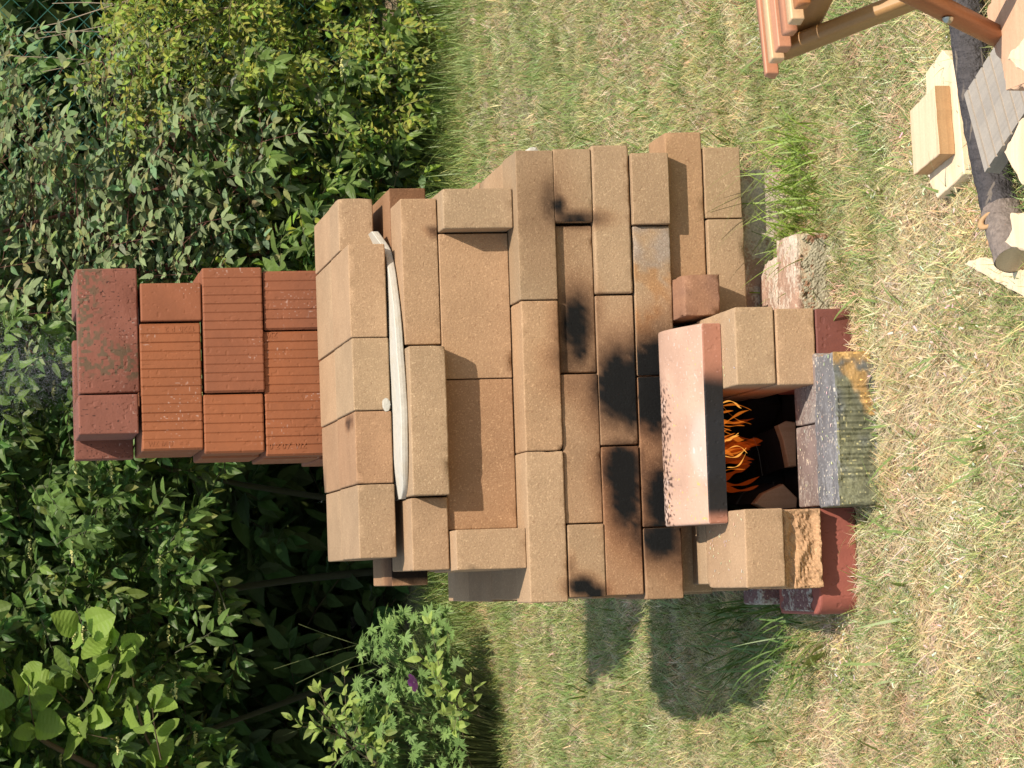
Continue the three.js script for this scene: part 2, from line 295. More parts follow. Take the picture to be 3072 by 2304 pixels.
// course above
brick(kiln, 0.063, 0.311, 0.6075, 0.669, -0.092, 0.124, { ...E1, tint: [0.93, 0.86, 0.82], roll: 0.002, fn: (X, Y, Z, nx, ny, nz) => nz > 0.5 ? 0.8 * (1 - smooth(0.4, 1.2, Math.hypot((X - 0.255) / 0.012, (Y - 0.612) / 0.02))) : 0, seg: 0.01 });
brick(kiln, -0.193, 0.057, 0.6075, 0.67, -0.045, 0.124, { ...E1 });
brick(kiln, -0.318, -0.196, 0.606, 0.669, -0.082, 0.25, { ...E1, tint: [1, 0.95, 0.92] });
brick(kiln, -0.343, -0.22, 0.606, 0.67, -0.335, 0.25, { seg: 0.012, tint: [0.95, 0.85, 0.8], label: 'soot blackened brick end sticking out under the roof', fn: (X, Y, Z, nx, ny, nz) => nz > 0.5 ? 0.97 * smooth(-0.343, -0.333, X + 0.01 * noise(X * 80, Y * 80)) : ny > 0.5 ? 0.75 * smooth(-0.5, -0.36, Z + 0.04 * noise(X * 40, Z * 40)) : 0.2 });
brick(kiln, 0.223, 0.346, 0.6065, 0.67, -0.218, 0.25, { seg: 0.012, tint: [0.85, 0.74, 0.68], fn: (X, Y, Z, nx, ny, nz) => nz > 0.5 ? 0.55 + 0.3 * fbm(X * 40, Y * 40) : 0.15 });
brick(kiln, -0.21, 0.04, 0.606, 0.669, -0.6, 0.124, { seg: 0.1 });
brick(kiln, 0.045, 0.29, 0.606, 0.669, -0.6, 0.124, { seg: 0.1 });
// white ceramic fibre blanket squeezed under the roof
{
  const pts = [[0.275, -0.25, 0.016], [0.262, -0.235, 0.01], [0.235, -0.2, 0.0015], [0.2, -0.165, 0.0005], [0.15, -0.13, 0], [0.09, -0.1, 0.0005], [0.03, -0.082, 0.001], [-0.04, -0.072, 0], [-0.1, -0.072, 0.0005], [-0.15, -0.085, 0], [-0.18, -0.105, -0.001], [-0.195, -0.14, -0.003]];
  const path = new THREE.CatmullRomCurve3(pts.map(([x, z, y]) => V3(x, y, z))), N = 60, prof = [[0, 0.6715], [0.002, 0.6705], [0, 0.6715]];
  const pos = [], ix = [], th = 0.0125, K = 8;
  for (let i = 0; i <= N; i++) {
    const p = path.getPoint(i / N), wob = 0.0006 * noise(p.x * 25, 3), t = th + 0.001 * noise(p.x * 14, 9) - 0.004 * smooth(-0.12, -0.19, p.x);
    // rounded front edge, then flat back under the roof
    const ring = [[-0.34, 0], [-0.02, 0], [-0.0012, 0.0002], [0, 0.0016], [0.0008, t * 0.5], [0.0004, t - 0.0014], [-0.0014, t - 0.0001], [-0.02, t], [-0.34, t]];
    for (const [dz, dy] of ring) pos.push(p.x + (dz < -0.3 ? 0 : 0), 0.6705 + p.y + dy + wob, Math.max(-0.62, (dz < -0.3 ? -0.5 : p.z + dz)));
  }
  for (let i = 0; i < N; i++) for (let k = 0; k < K; k++) { const a = i * (K + 1) + k, b = a + K + 1; ix.push(a, b, a + 1, b, b + 1, a + 1); }
  for (const e of [0, N]) for (let k = 1; k < K - 1; k++) { const o = e * (K + 1); ix.push(...(e ? [o, o + k + 1, o + k] : [o, o + k, o + k + 1])); }
  ix.reverse();
  let g = new THREE.BufferGeometry(); g.setAttribute('position', new THREE.Float32BufferAttribute(pos, 3)); g.setIndex(ix); g = g.toNonIndexed(); g.computeVertexNormals();
  mesh('insulation_blanket', metricUV(g), FELT, kiln).userData.label = 'white ceramic fibre blanket pressed between wall and roof bricks';
}
// roof: bricks pointing back, two deep
const striate = (X, Y, Z, nx, ny) => null;
const RY = 0.686, RT = 0.7495;
const roofT = [[0.97, 0.95, 0.94], [1.02, 1, 0.98], [1, 0.98, 0.95], [0.95, 0.85, 0.8], [0.98, 0.96, 0.94]];
const roof = [[0.246, 0.339, -0.292, 0.13], [0.083, 0.2435, -0.165, 0.25], [-0.042, 0.082, -0.165, 0.25], [-0.167, -0.0435, -0.165, 0.25], [-0.294, -0.1685, -0.165, 0.25]];
roof.forEach(([a, b, z, d], i) => {
  const dy = [0.0015, 0.002, 0.0005, -0.0008, -0.0022][i];
  const stain = i === 3 ? (X, Y, Z, nx, ny) => ny > 0.5 ? 0.85 * (1 - smooth(0.3, 1.2, Math.hypot((X + 0.058) / 0.016, (Z + 0.25) / 0.075) + 0.4 * noise(X * 60, Z * 30))) * smooth(-0.33, -0.28, Z) : 0 : null;
  brick(kiln, a, b, RY + dy - (i === 0 ? -0.002 : 0), RT + dy, z, d, { ...E1, seg: 0.01, fn: stain, tint: roofT[i], mat: FIRE[1] });
  brick(kiln, a + (i === 0 ? 0 : rr(R0, -0.001, 0.001)), b - 0.001, RY + dy + 0.0004, RT + dy + rr(R0, -0.001, 0.001), z - d - 0.0015, i === 4 ? 0.215 : i === 0 ? 0.25 : 0.25, { seg: 0.06, tint: roofT[i], mat: FIRE[1] });
});
// pale chip of felt stuck to the roof edge, and one on the shoulder
{
  const blob = (x, y, z, a, b, c, s) => { const g = new THREE.IcosahedronGeometry(1, 3), p = g.attributes.position; for (let i = 0; i < p.count; i++) { const v = V3().fromBufferAttribute(p, i), k = 1 + 0.5 * fbm(v.x * 1.6 + s, v.y * 1.6, v.z * 1.6, 3); p.setXYZ(i, v.x * a * k, v.y * b * k, v.z * c * k); } g.computeVertexNormals(); const m = mesh('felt_scrap', metricUV(g), FELT, kiln); m.position.set(x, y, z); return m; };
  blob(-0.033, 0.694, -0.1648, 0.011, 0.007, 0.0008, 1);
  blob(0.384, 0.445, -0.06, 0.008, 0.012, 0.009, 9);
}
// mouth of the fire: two cheeks reaching forward, lintel over them
const chip = { seg: 0.011, r: 0.003, mat: FIRE[1] };
brick(kiln, -0.042, 0.082, 0.1305, 0.195, 0.287, 0.25, chip); brick(kiln, -0.042, 0.08, 0.1305, 0.195, 0.034, 0.16, { seg: 0.05, mat: FIRE[1] });
brick(kiln, -0.044, 0.078, 0.065, 0.1285, 0.291, 0.25, chip); brick(kiln, -0.044, 0.078, 0.065, 0.1285, 0.036, 0.16, { seg: 0.05 });
brick(kiln, -0.363, -0.239, 0.1305, 0.1945, 0.297, 0.25, chip); brick(kiln, -0.357, -0.24, 0.1305, 0.1935, 0.036, 0.18, { seg: 0.05, mat: FIRE[1] });
brick(kiln, -0.36, -0.24, 0.065, 0.1285, 0.03, 0.16, { seg: 0.05 });
{ // lower left cheek with a broken, crumbly face
  const w = 0.126, h = 0.0625, d = 0.24, g = brickGeo(w, h, d, { seg: 0.0035, r: 0.004, rough: 1.6, seed: 900 }), p = g.attributes.position, n = g.attributes.normal;
  const G = [p.array]; for (let i = 0; i < p.count; i++) {
    const x = p.getX(i), y = p.getY(i), z = p.getZ(i); if (z < d / 2 - 0.012) continue;
    const edge = smooth(0, 0.012, Math.min(w / 2 - Math.abs(x), h / 2 - Math.abs(y))), k = smooth(d / 2 - 0.012, d / 2 - 0.002, z);
    const hollow = 0.008 * smooth(0, 0.5, 0.35 + fbm(x * 24 + 3, y * 40, 2, 3)) + 0.006 * Math.abs(fbm(x * 90, y * 90, 5, 3)) + 0.003 * noise(x * 260, y * 260, 7);
    p.setZ(i, z - k * edge * hollow - k * 0.002 * noise(x * 200, y * 200, 1));
  }
  let q = metricUV(g); q.computeVertexNormals(); paint(q, (x, y, z, nx, ny, nz) => { const e = 1 - 0.25 * clamp(noise(x * 220, y * 220, z * 220)); return [1.15 * e, 1.02 * e, 0.92 * e]; });
  const m = mesh('brick', q, FIRE[1], kiln); m.position.set(-0.304, 0.097, 0.287 - d / 2); m.userData.label = 'firebrick with a broken crumbly face, lower left of the fire mouth';
}
// foot bricks under the cheeks
brick(kiln, -0.045, 0.077, 0.002, 0.0635, 0.29, 0.24, { mat: DARKRED, r: 0.004, seg: 0.03 });
{ // left foot: dark red brick with a rounded, mortar smeared corner
  const x0 = -0.41, x1 = -0.241, z0 = 0.02, z1 = 0.262, rad = 0.03, s = new THREE.Shape();
  s.moveTo(x0 + 0.01, -z0); s.lineTo(x1, -z0); s.lineTo(x1, -z1); s.lineTo(x0 + rad, -z1 + 0.0); s.absarc(x0 + rad, -z1 + rad, rad, -Math.PI / 2, -Math.PI, true); s.lineTo(x0, -z0 - 0.01); s.closePath();
  let g = new THREE.ExtrudeGeometry(s, { depth: 0.056, bevelEnabled: true, bevelSize: 0.004, bevelThickness: 0.005, bevelSegments: 3, bevelOffset: -0.004, curveSegments: 8 });
  g.rotateX(-Math.PI / 2); g.translate(0, 0.005, 0); g = metricUV(g);
  mesh('foot_brick', paint(g, () => [1.6, 1.45, 1.4]), DARKRED, kiln).userData.label = 'red brick with a rounded corner under the left cheek';
  const N = 26, M = 18, pos = [], ix = []; // mortar crust lying on its top, uneven
  for (let i = 0; i <= N; i++) for (let j = 0; j <= M; j++) { const x = -0.405 + 0.05 * j / M, z = 0.05 + 0.17 * i / N + 0.02 * noise(x * 90, 1), e = Math.min(i, N - i, j, M - j) ? 1 : 0; pos.push(x, 0.0668 + e * (0.001 + 0.005 * clamp(0.45 + fbm(x * 60, z * 60, 3, 3))), z); }
  for (let i = 0; i < N; i++) for (let j = 0; j < M; j++) { const a = i * (M + 1) + j; ix.push(a, a + M + 1, a + 1, a + 1, a + M + 1, a + M + 2); }
  let c = new THREE.BufferGeometry(); c.setAttribute('position', new THREE.Float32BufferAttribute(pos, 3)); c.setIndex(ix); c = c.toNonIndexed(); c.computeVertexNormals(); mesh('mortar_crust', paint(metricUV(c), () => 1), MORTAR, kiln);
}
brick(kiln, -0.395, -0.245, 0.0, 0.09, -0.01, 0.115, { mat: MORTAR, r: 0.006, seg: 0.04 });
brick(kiln, 0.1, 0.35, 0.0, 0.092, -0.05, 0.24, { mat: OLDPINK, r: 0.006, seg: 0.04 });
for (const s of [-1, 1]) for (let i = 0; i < 3; i++) brick(kiln, s * 0.31 - 0.06, s * 0.31 + 0.06, 0, 0.092, -0.3 - i * 0.2, 0.19, { mat: OLDPINK, r: 0.006, seg: 0.1 });
// hearth floor between the cheeks and inside
brick(kiln, -0.105, 0.005, 0.004, 0.0705, 0.302, 0.125, { mat: FLOORB, r: 0.003, seg: 0.03 }); brick(kiln, -0.237, -0.107, 0.004, 0.07, 0.302, 0.125, { mat: FLOORB, r: 0.003, seg: 0.03 });
for (let i = 0; i < 3; i++) brick(kiln, -0.237, 0.003, 0.001, 0.022, 0.175 - i * 0.26, 0.25, { mat: EMBER, seg: 0.1 });
{ // lintel: a rounded coping brick, pink on top and scorched along the front
  const s = new THREE.Shape(); s.moveTo(0.2, 0.196); s.lineTo(0.2, 0.2235); s.quadraticCurveTo(0.2, 0.2275, 0.195, 0.229); s.quadraticCurveTo(0.125, 0.252, 0.075, 0.26); s.quadraticCurveTo(0.038, 0.2645, 0.024, 0.2565); s.quadraticCurveTo(0.015, 0.25, 0.014, 0.236); s.lineTo(0.014, 0.196); s.closePath();
  let g = new THREE.ExtrudeGeometry(s, { depth: 0.316, steps: 130, bevelEnabled: true, bevelSize: 0.003, bevelThickness: 0.004, bevelOffset: -0.003, bevelSegments: 3, curveSegments: 22 });
  g.rotateY(-Math.PI / 2); g = metricUV(g);
  // shape x became world z after the turn: front at +z
  paint(g, (x, y, z, nx, ny, nz) => {
    const X = x, front = nz > 0.75 && y < 0.229, w = fbm(X * 30, y * 30, 3, 3);
    if (front || ny < -0.5) { const k = smooth(-0.075, -0.11, X + 0.02 * w - 0.012) * (1 - smooth(-0.295, -0.316, X)) ; return [lerp(0.72, 0.03, k), lerp(0.5, 0.042, k), lerp(0.43, 0.055, k)]; }
    const crust = smooth(-0.02, 0.12, fbm(X * 150, z * 110, 6, 3) + 0.14 * smooth(0.055, 0.025, z) + 0.0 - 0.6 * smooth(0.07, 0.12, z)) * smooth(-0.06, -0.12, X + 0.03 * w), bloom = smooth(0.05, 0.3, fbm(X * 26, z * 26, 9, 3) + 0.3 * smooth(-0.2, -0.25, X) + 0.25 * smooth(0.0, 0.03, X) - 0.1) * smooth(0.09, 0.05, z);
    
    return [1, 1, 1].map((q, i) => lerp(lerp(q, [1.2, 1.4, 1.55][i], bloom * 0.8), [0.13, 0.11, 0.12][i], clamp(crust)));
  });
  const m = mesh('lintel', g, PINK, kiln); m.position.set(0.061, 0, 0); m.rotation.y = 0.0; m.userData.label = 'pink rounded coping brick lying as lintel over the fire';
}
// chimney of red engineering bricks on edge, pinwheel courses
const chimney = new THREE.Group(); chimney.name = 'chimney'; kiln.add(chimney);
chimney.userData.label = 'square red brick chimney with fluted bricks behind the roof';
function fluted(w, h, d, seed, mat, opt = {}) { // plan with narrow saw-tooth flutes on the long faces, extruded up
  const s = new THREE.Shape(), r = 0.004, R = rng(seed), p = 0.0154, m = opt.margin ?? 0.02, pts = [];
  const side = (y, dir) => { const a = []; const n = Math.floor((w - 2 * m) / p); for (let i = 0; i <= n; i++) { const x = -w / 2 + m + i * (w - 2 * m) / n, dd = 0.0017 * rr(R, 0.6, 1.15); a.push([x - 0.0007, y], [x + 0.0001, y - dir * dd], [x + 0.0024, y]); } return a; };
  pts.push([-w / 2 + r, d / 2], ...side(d / 2, 1), [w / 2 - r, d / 2], [w / 2, d / 2 - r], [w / 2, -d / 2 + r], [w / 2 - r, -d / 2], [-w / 2 + r, -d / 2], [-w / 2, -d / 2 + r], [-w / 2, d / 2 - r]);
  pts.forEach(([x, y], i) => i ? s.lineTo(x, y) : s.moveTo(x, y)); s.closePath();
  let g = new THREE.ExtrudeGeometry(s, { depth: h - 0.006, bevelEnabled: true, bevelSize: 0.003, bevelThickness: 0.003, bevelOffset: -0.003, bevelSegments: 2 });
  g.rotateX(-Math.PI / 2); g.translate(0, -h / 2 + 0.003, 0); g.scale(1, 1, -1);
  const ix = []; const nn = g.attributes.position.count; // mirrored: flip winding
  g = g.index ? g.toNonIndexed() : g;
  for (const k of ['position', 'normal', 'uv']) { const a = g.attributes[k], n = a.itemSize; for (let t = 0; t < a.count; t += 3) for (let c = 0; c < n; c++) { const q = a.array[(t + 1) * n + c]; a.array[(t + 1) * n + c] = a.array[(t + 2) * n + c]; a.array[(t + 2) * n + c] = q; } }
  g.computeVertexNormals(); g = metricUV(g, R() * 2, R() * 2);
  return paint(g, (x, y, z) => 0.95 + 0.12 * fbm(x * 12 + seed, y * 12, z * 12, 2));
}
let chN = 0;
function chBrick(x0, x1, y0, y1, zf, d, mat, plain, turn) {
  const w = x1 - x0, h = y1 - y0, sd = 500 + ++chN, m = mesh('brick', plain ? paint(brickGeo(w, h, d, { seg: 0.06, r: 0.0035, seed: sd }), (x, y, z) => 0.95 + 0.12 * fbm(x * 12 + sd, y * 12, z * 12, 2)) : turn ? fluted(d, h, w, sd, mat).rotateY(Math.PI / 2) : fluted(w, h, d, sd, mat), mat, chimney);
  m.position.set((x0 + x1) / 2, (y0 + y1) / 2, zf - d / 2); return m;
}
const ZC = -0.72;
// top course: pitted clinkers
chBrick(0.034, 0.269, 1.082, 1.195, ZC - 0.004, 0.071, CLINKER, 1); chBrick(-0.043, 0.031, 1.086, 1.197, ZC + 0.004, 0.24, CLINKER, 1);
chBrick(-0.079, 0.155, 1.085, 1.198, ZC - 0.24, 0.071, CLINKER, 1); chBrick(0.198, 0.269, 1.083, 1.196, ZC - 0.078, 0.24, CLINKER, 1);
chBrick(0.167, 0.239, 0.963, 1.077, ZC + 0.004, 0.24, RED2, 1); chBrick(-0.076, 0.163, 0.966, 1.08, ZC, 0.071, RED, 0);
chBrick(-0.076, -0.005, 0.966, 1.079, ZC - 0.075, 0.24, RED, 0, 1); chBrick(0, 0.238, 0.965, 1.079, ZC - 0.243, 0.071, RED2, 1);
chBrick(0.03, 0.266, 0.848, 0.961, ZC + 0.006, 0.071, RED2, 0); chBrick(-0.084, 0.027, 0.851, 0.964, ZC, 0.115, RED, 0);
chBrick(-0.088, -0.016, 0.85, 0.963, ZC - 0.118, 0.21, RED, 0, 1); chBrick(0.195, 0.266, 0.848, 0.962, ZC - 0.07, 0.26, RED2, 0, 1);
chBrick(0.147, 0.259, 0.734, 0.8455, ZC, 0.115, RED2, 0); chBrick(-0.092, 0.144, 0.735, 0.848, ZC - 0.002, 0.071, RED, 0);
chBrick(-0.094, -0.022, 0.735, 0.848, ZC - 0.076, 0.24, RED, 0, 1); chBrick(-0.02, 0.26, 0.735, 0.847, ZC - 0.26, 0.071, RED2, 1);
for (let k = 0; k < 6; k++) { const y = 0.618 - k * 0.1155, h = 0.113; // down to the ground, behind the kiln
  chBrick(-0.095, 0.145, y, y + h, -0.885, 0.071, RED, 1); chBrick(0.148, 0.22, y, y + h, -0.885, 0.24, RED2, 1); chBrick(-0.095, -0.024, y, y + h, -0.96, 0.24, RED2, 1); chBrick(-0.02, 0.22, y, y + h, -1.13, 0.071, RED, 1); }
{ // stamped marks on the ends of the fluted faces; they read across the picture as in the photograph
  const font = await new FontLoader().loadAsync('fonts/droid/droid_sans_bold.typeface.json');
  const stamp = (t, x, y, z, size, flip) => { const g = new TextGeometry(t, { font, size, depth: 0.0012, curveSegments: 3 }); g.computeBoundingBox(); g.rotateZ(flip ? Math.PI / 2 : -Math.PI / 2); const m = mesh('stamped_mark', paint(metricUV(g), () => 0.97), RED, chimney); m.position.set(x, y, z); };
  stamp('MZ', 0.132, 0.844, ZC - 0.0025, 0.011); stamp('0 2 07  WZ', -0.079, 0.844, ZC - 0.0025, 0.011);
  stamp('1720  P 2', 0.157, 0.976, ZC - 0.0006, 0.010, 1); stamp('WZ MO   × ×', -0.068, 1.07, ZC - 0.0006, 0.010);
}
// ---------------------------------------------------------------- ground and lawn
const lawnMap = texture(1024, (u, v) => {
  const p = tnoise(u, v, 5, 301) * 0.5 + tnoise(u, v, 19, 302) * 0.3 + tnoise(u, v, 70, 303) * 0.2, f = tn2(u, v, 400, 130, 304) * 0.5 + tn2(u, v, 140, 420, 305) * 0.5;
  const c = [0, 1, 2].map((i) => lerp([0.3, 0.23, 0.15][i], [0.15, 0.15, 0.06][i], smooth(0.4, 0.65, p)));
  return c.map((q, i) => lerp(q * (0.5 + 0.7 * f), [0.55, 0.45, 0.31][i], smooth(0.62, 0.8, f) * 0.7));
}, false, 0.9);
const lawnBump = texture(512, (u, v) => { const b = 0.5 * tn2(u, v, 160, 50, 311) + 0.5 * tn2(u, v, 50, 170, 312); return [b, b, b]; }, true, 0.9);
const lawn = mesh('lawn', metricUV(new THREE.PlaneGeometry(90, 90).rotateX(-Math.PI / 2)), new THREE.MeshStandardMaterial({ map: lawnMap, bumpMap: lawnBump, bumpScale: 0.012, roughness: 1 }));
lawn.userData.kind = 'structure'; lawn.userData.label = 'dry patchy lawn of straw and green grass';

// blades of grass: bent tapering strips
function bladeInto(pos, nor, base, dir, lean, len, w, bend, seg = 3) {
  const side = V3(-dir.z, 0, dir.x), pts = [];
  let p = base.clone(), a = lean;
  for (let i = 0; i <= seg; i++) { pts.push(p.clone()); const s = len / seg; p = p.clone().add(V3(dir.x * Math.sin(a) * s, Math.cos(a) * s, dir.z * Math.sin(a) * s)); a += bend / seg; if (p.y < 0.003) p.y = 0.003; }
  for (let i = 0; i < seg; i++) {
    const w0 = w * (i === 0 ? 0.7 : 1 - (i / seg) * (i / seg)), w1 = i === seg - 1 ? 0.0001 : w * (1 - ((i + 1) / seg) ** 2);
    const a0 = pts[i].clone().addScaledVector(side, -w0 / 2), b0 = pts[i].clone().addScaledVector(side, w0 / 2), a1 = pts[i + 1].clone().addScaledVector(side, -w1 / 2), b1 = pts[i + 1].clone().addScaledVector(side, w1 / 2);
    const n = b0.clone().sub(a0).cross(a1.clone().sub(a0)).normalize();
    const T = i === seg - 1 ? [a0, b0, a1] : [a0, b0, a1, b0, b1, a1];
    for (const q of T) { pos.push(q.x, q.y, q.z); nor.push(n.x, n.y, n.z); }
  }
}
function tuftGeo(seed, n, spread, leanA, leanB, lenA, lenB, wA, wB, bendA, bendB) {
  const R = rng(seed), pos = [], nor = [];
  for (let i = 0; i < n; i++) { const a = R() * 6.283, r = spread * Math.sqrt(R()), d = R() * 6.283; bladeInto(pos, nor, V3(Math.cos(a) * r, -0.002, Math.sin(a) * r), V3(Math.cos(d), 0, Math.sin(d)), rr(R, leanA, leanB), rr(R, lenA, lenB), rr(R, wA, wB), rr(R, bendA, bendB)); }
  const g = new THREE.BufferGeometry(); g.setAttribute('position', new THREE.Float32BufferAttribute(pos, 3)); g.setAttribute('normal', new THREE.Float32BufferAttribute(nor, 3)); return g;
}
const bladeMat = (r = 0.75, t = 0.25) => new THREE.MeshPhysicalMaterial({ color: 0xffffff, roughness: r, side: THREE.DoubleSide, transmission: t, thickness: 0 });
const GRASSM = bladeMat(0.6, 0.3), STRAWM = bladeMat(0.85, 0.15);
const inKiln = (x, z, m = 0) => (x > -0.4 - m && x < 0.4 + m && z > -1.2 - m && z < -0.02 + m) || (x > -0.4 - m && x < 0.09 + m && z > -0.05 && z < 0.3 + m) || (x > -0.25 - m && x < 0.01 + m && z > 0 && z < 0.405 + m) || (x > 0 && x < 0.21 + m && z > -0.1 && z < 0.19 + m);
function greenAt(x, z) {
  let g = lerp(0.46, 0.74, smooth(-0.2, -2.2, z)) + 0.55 * fbm(x * 1.9 + 4, z * 1.5, 2, 3) + 0.4 * fbm(x * 7, z * 6, 9, 2);
  g -= 0.34 * Math.exp(-(((x + 0.05) / 0.42) ** 2 + ((z - 0.62) / 0.33) ** 2)); // trodden and covered with dust before the fire
  g -= 0.2 * Math.exp(-(((x + 0.4) / 0.22) ** 2 + ((z - 0.3) / 0.25) ** 2));
  return g;
}
{
  const R = rng(41), lists = [[], [], [], [], [], []]; // 0-2 straw, 3-5 green
  const GREENS = [[0.2, 0.28, 0.06], [0.25, 0.33, 0.08], [0.16, 0.24, 0.055], [0.3, 0.35, 0.1], [0.35, 0.38, 0.13]], STRAWS = [[0.66, 0.55, 0.31], [0.6, 0.47, 0.25], [0.74, 0.65, 0.42], [0.52, 0.41, 0.22], [0.62, 0.55, 0.29]];
  for (let z = 1.22; z > -4.35; ) {
    const dz = lerp(0.02, 0.05, smooth(0.8, -4, z)); z -= dz;
    const x0 = -0.326 - 0.42 + (z - 1.2) * 0.075 - 0.12, x1 = -0.326 + (4.69 - z) * 0.198 + 0.12;
    const per = lerp(3600, 1500, smooth(1, -3, z)), n = (x1 - x0) * dz * per;
    for (let i = 0; i < n; i++) {
      const x = lerp(x0, x1, R()), zz = z + R() * dz; if (inKiln(x, zz, -0.01)) continue;
      const g = greenAt(x, zz), isG = R() < clamp(g * 0.82, 0.06, 0.86);
      const pal = isG ? GREENS : STRAWS, c = pal[Math.floor(R() * pal.length)].map((q) => q * rr(R, 0.8, 1.2));
      const far = smooth(-2.6, -3.8, zz);
      const s = rr(R, 0.7, 1.25) * (isG ? 1 + 0.5 * far : 1);
      lists[(isG ? 3 : 0) + Math.floor(R() * 3)].push([x, zz, s, s * (isG ? rr(R, 0.75, 1.3) * (1 + 0.5 * far) : rr(R, 0.6, 1.3)), R() * 6.283, c]);
    }
  }
  const straw = [0, 1, 2].map((k) => tuftGeo(61 + k, 28, 0.034, 0.9, 1.53, 0.022, 0.056, 0.0008, 0.0018, 0.05, 0.6));
  const green = [0, 1, 2].map((k) => tuftGeo(71 + k, 18, 0.03, 0.3, 1.25, 0.02, 0.05, 0.001, 0.0021, 0.2, 1.0));
  const M = new THREE.Matrix4(), Q = new THREE.Quaternion(), E = new THREE.Euler(), C = new THREE.Color();
  const gg = base('lawn_grass'); tag(gg, 'green grass blades growing all over the lawn', 'grass', null, 'stuff');
  const sg = base('lawn_straw'); tag(sg, 'dry straw coloured grass lying all over the lawn', 'dry grass', null, 'stuff');
  lists.forEach((L, k) => {
    const im = shade(new THREE.InstancedMesh(k < 3 ? straw[k] : green[k - 3], k < 3 ? STRAWM : GRASSM, L.length)); im.name = k < 3 ? 'straw' : 'grass'; im.userData.kind = 'stuff';
    L.forEach(([x, z, s, sy, a, c], i) => { E.set(0, a, 0); Q.setFromEuler(E); M.compose(V3(x, 0, z), Q, V3(s, sy, s)); im.setMatrixAt(i, M); im.setColorAt(i, C.setRGB(...c)); });
    (k < 3 ? sg : gg).add(im);
  });
}
{ // wood chips and splinters trodden into the grass
  const R = rng(55), g = brickGeo(1, 0.12, 0.24, { seg: 0.3, r: 0.05, rough: 2, seed: 3, uv: false }), L = [];
  const put = (n, cx, cz, sx, sz, sc) => { for (let i = 0; i < n; i++) { const x = cx + sx * (R() + R() + R() - 1.5), z = cz + sz * (R() + R() + R() - 1.5); if (!inKiln(x, z, 0)) L.push([x, z, rr(R, 0.003, 0.010) * sc]); } };
  put(420, -0.1, 0.75, 0.5, 0.3, 1); put(200, -0.45, 0.18, 0.13, 0.1, 0.9); put(90, 0.2, 0.8, 0.2, 0.3, 1.1); put(120, -0.4, 0.7, 0.2, 0.35, 1);
  const on = (n, x0, x1, z0, z1, y) => { for (let i = 0; i < n; i++) L.push([rr(R, x0, x1), rr(R, z0, z1), rr(R, 0.0018, 0.0055), y]); }; // dust and flakes fallen on the bricks of the fire mouth
  on(60, -0.355, -0.245, 0.06, 0.285, 0.195); on(34, -0.03, 0.075, 0.06, 0.28, 0.1955); on(60, -0.235, -0.005, 0.3, 0.395, 0.071); on(26, -0.23, 0, 0.19, 0.29, 0.0712);
  const im = shade(new THREE.InstancedMesh(g, new THREE.MeshStandardMaterial({ color: 0xffffff, roughness: 0.9 }), L.length)), M = new THREE.Matrix4(), Q = new THREE.Quaternion(), C = new THREE.Color();
  L.forEach(([x, z, s, y], i) => { Q.setFromEuler(y ? new THREE.Euler(0, R() * 6.28, 0) : new THREE.Euler(rr(R, -0.5, 0.5), R() * 6.28, rr(R, -0.6, 0.6))); M.compose(V3(x, y ? y + s * 0.12 : rr(R, 0.004, 0.022), z), Q, V3(s, s * rr(R, 0.5, 1.5), s * rr(R, 0.6, 1.6))); im.setMatrixAt(i, M); im.setColorAt(i, C.setRGB(...[0.7, 0.63, 0.46].map((q) => q * rr(R, 0.7, 1.15)))); });
  im.name = 'wood_chips'; scene.add(im); tag(im, 'pale wood chips and splinters scattered in the grass before the kiln', 'wood chips', null, 'stuff');
}
// single plants beside the kiln, built blade by blade
function plant(name, label, cat, pos, blades, mat, seed) {
  const t = base(name, pos); tag(t, label, cat); const R = rng(seed), P = [], N = [];
  for (const [x, z, ang, lean, len, w, bend] of blades(R)) bladeInto(P, N, V3(x, 0, z), V3(Math.cos(ang), 0, Math.sin(ang)), lean, len, w, bend, 7);
  const g = new THREE.BufferGeometry(); g.setAttribute('position', new THREE.Float32BufferAttribute(P, 3)); g.setAttribute('normal', new THREE.Float32BufferAttribute(N, 3)); mesh('blades', g, mat, t); return t;
}
const gm = (r, g, b) => new THREE.MeshPhysicalMaterial({ color: new THREE.Color().setRGB(r, g, b), roughness: 0.5, side: THREE.DoubleSide, transmission: 0.35, thickness: 0 });
const many = (n, f) => (R) => Array.from({ length: n }, (_, i) => f(R, i));
plant('grass_tussock', 'bright green grass tussock at the right foot of the kiln', 'grass tussock', [0.29, 0, 0.08], many(170, (R) => [rr(R, -0.11, 0.12), rr(R, -0.08, 0.09), R() * 6.283, rr(R, 0.1, 0.9), rr(R, 0.07, 0.17), rr(R, 0.002, 0.004), rr(R, 0.5, 1.6)]), gm(0.27, 0.4, 0.06), 5);
plant('grass_tussock', 'thin arching grass leaning over the right bricks of the kiln', 'grass tussock', [0.33, 0, 0.05], many(20, (R) => [rr(R, -0.06, 0.05), rr(R, -0.03, 0.05), rr(R, 2.6, 4.2), rr(R, 0.1, 0.5), rr(R, 0.16, 0.26), rr(R, 0.0016, 0.0026), rr(R, 0.7, 1.5)]), gm(0.2, 0.25, 0.06), 6);
plant('grass_tussock', 'small grass clump before the whitened old brick', 'grass tussock', [0.17, 0, 0.0], many(60, (R) => [rr(R, -0.04, 0.07), rr(R, -0.06, 0.03), R() * 6.28, rr(R, 0.2, 0.9), rr(R, 0.05, 0.11), rr(R, 0.002, 0.0035), rr(R, 0.5, 1.4)]), gm(0.17, 0.27, 0.05), 7);
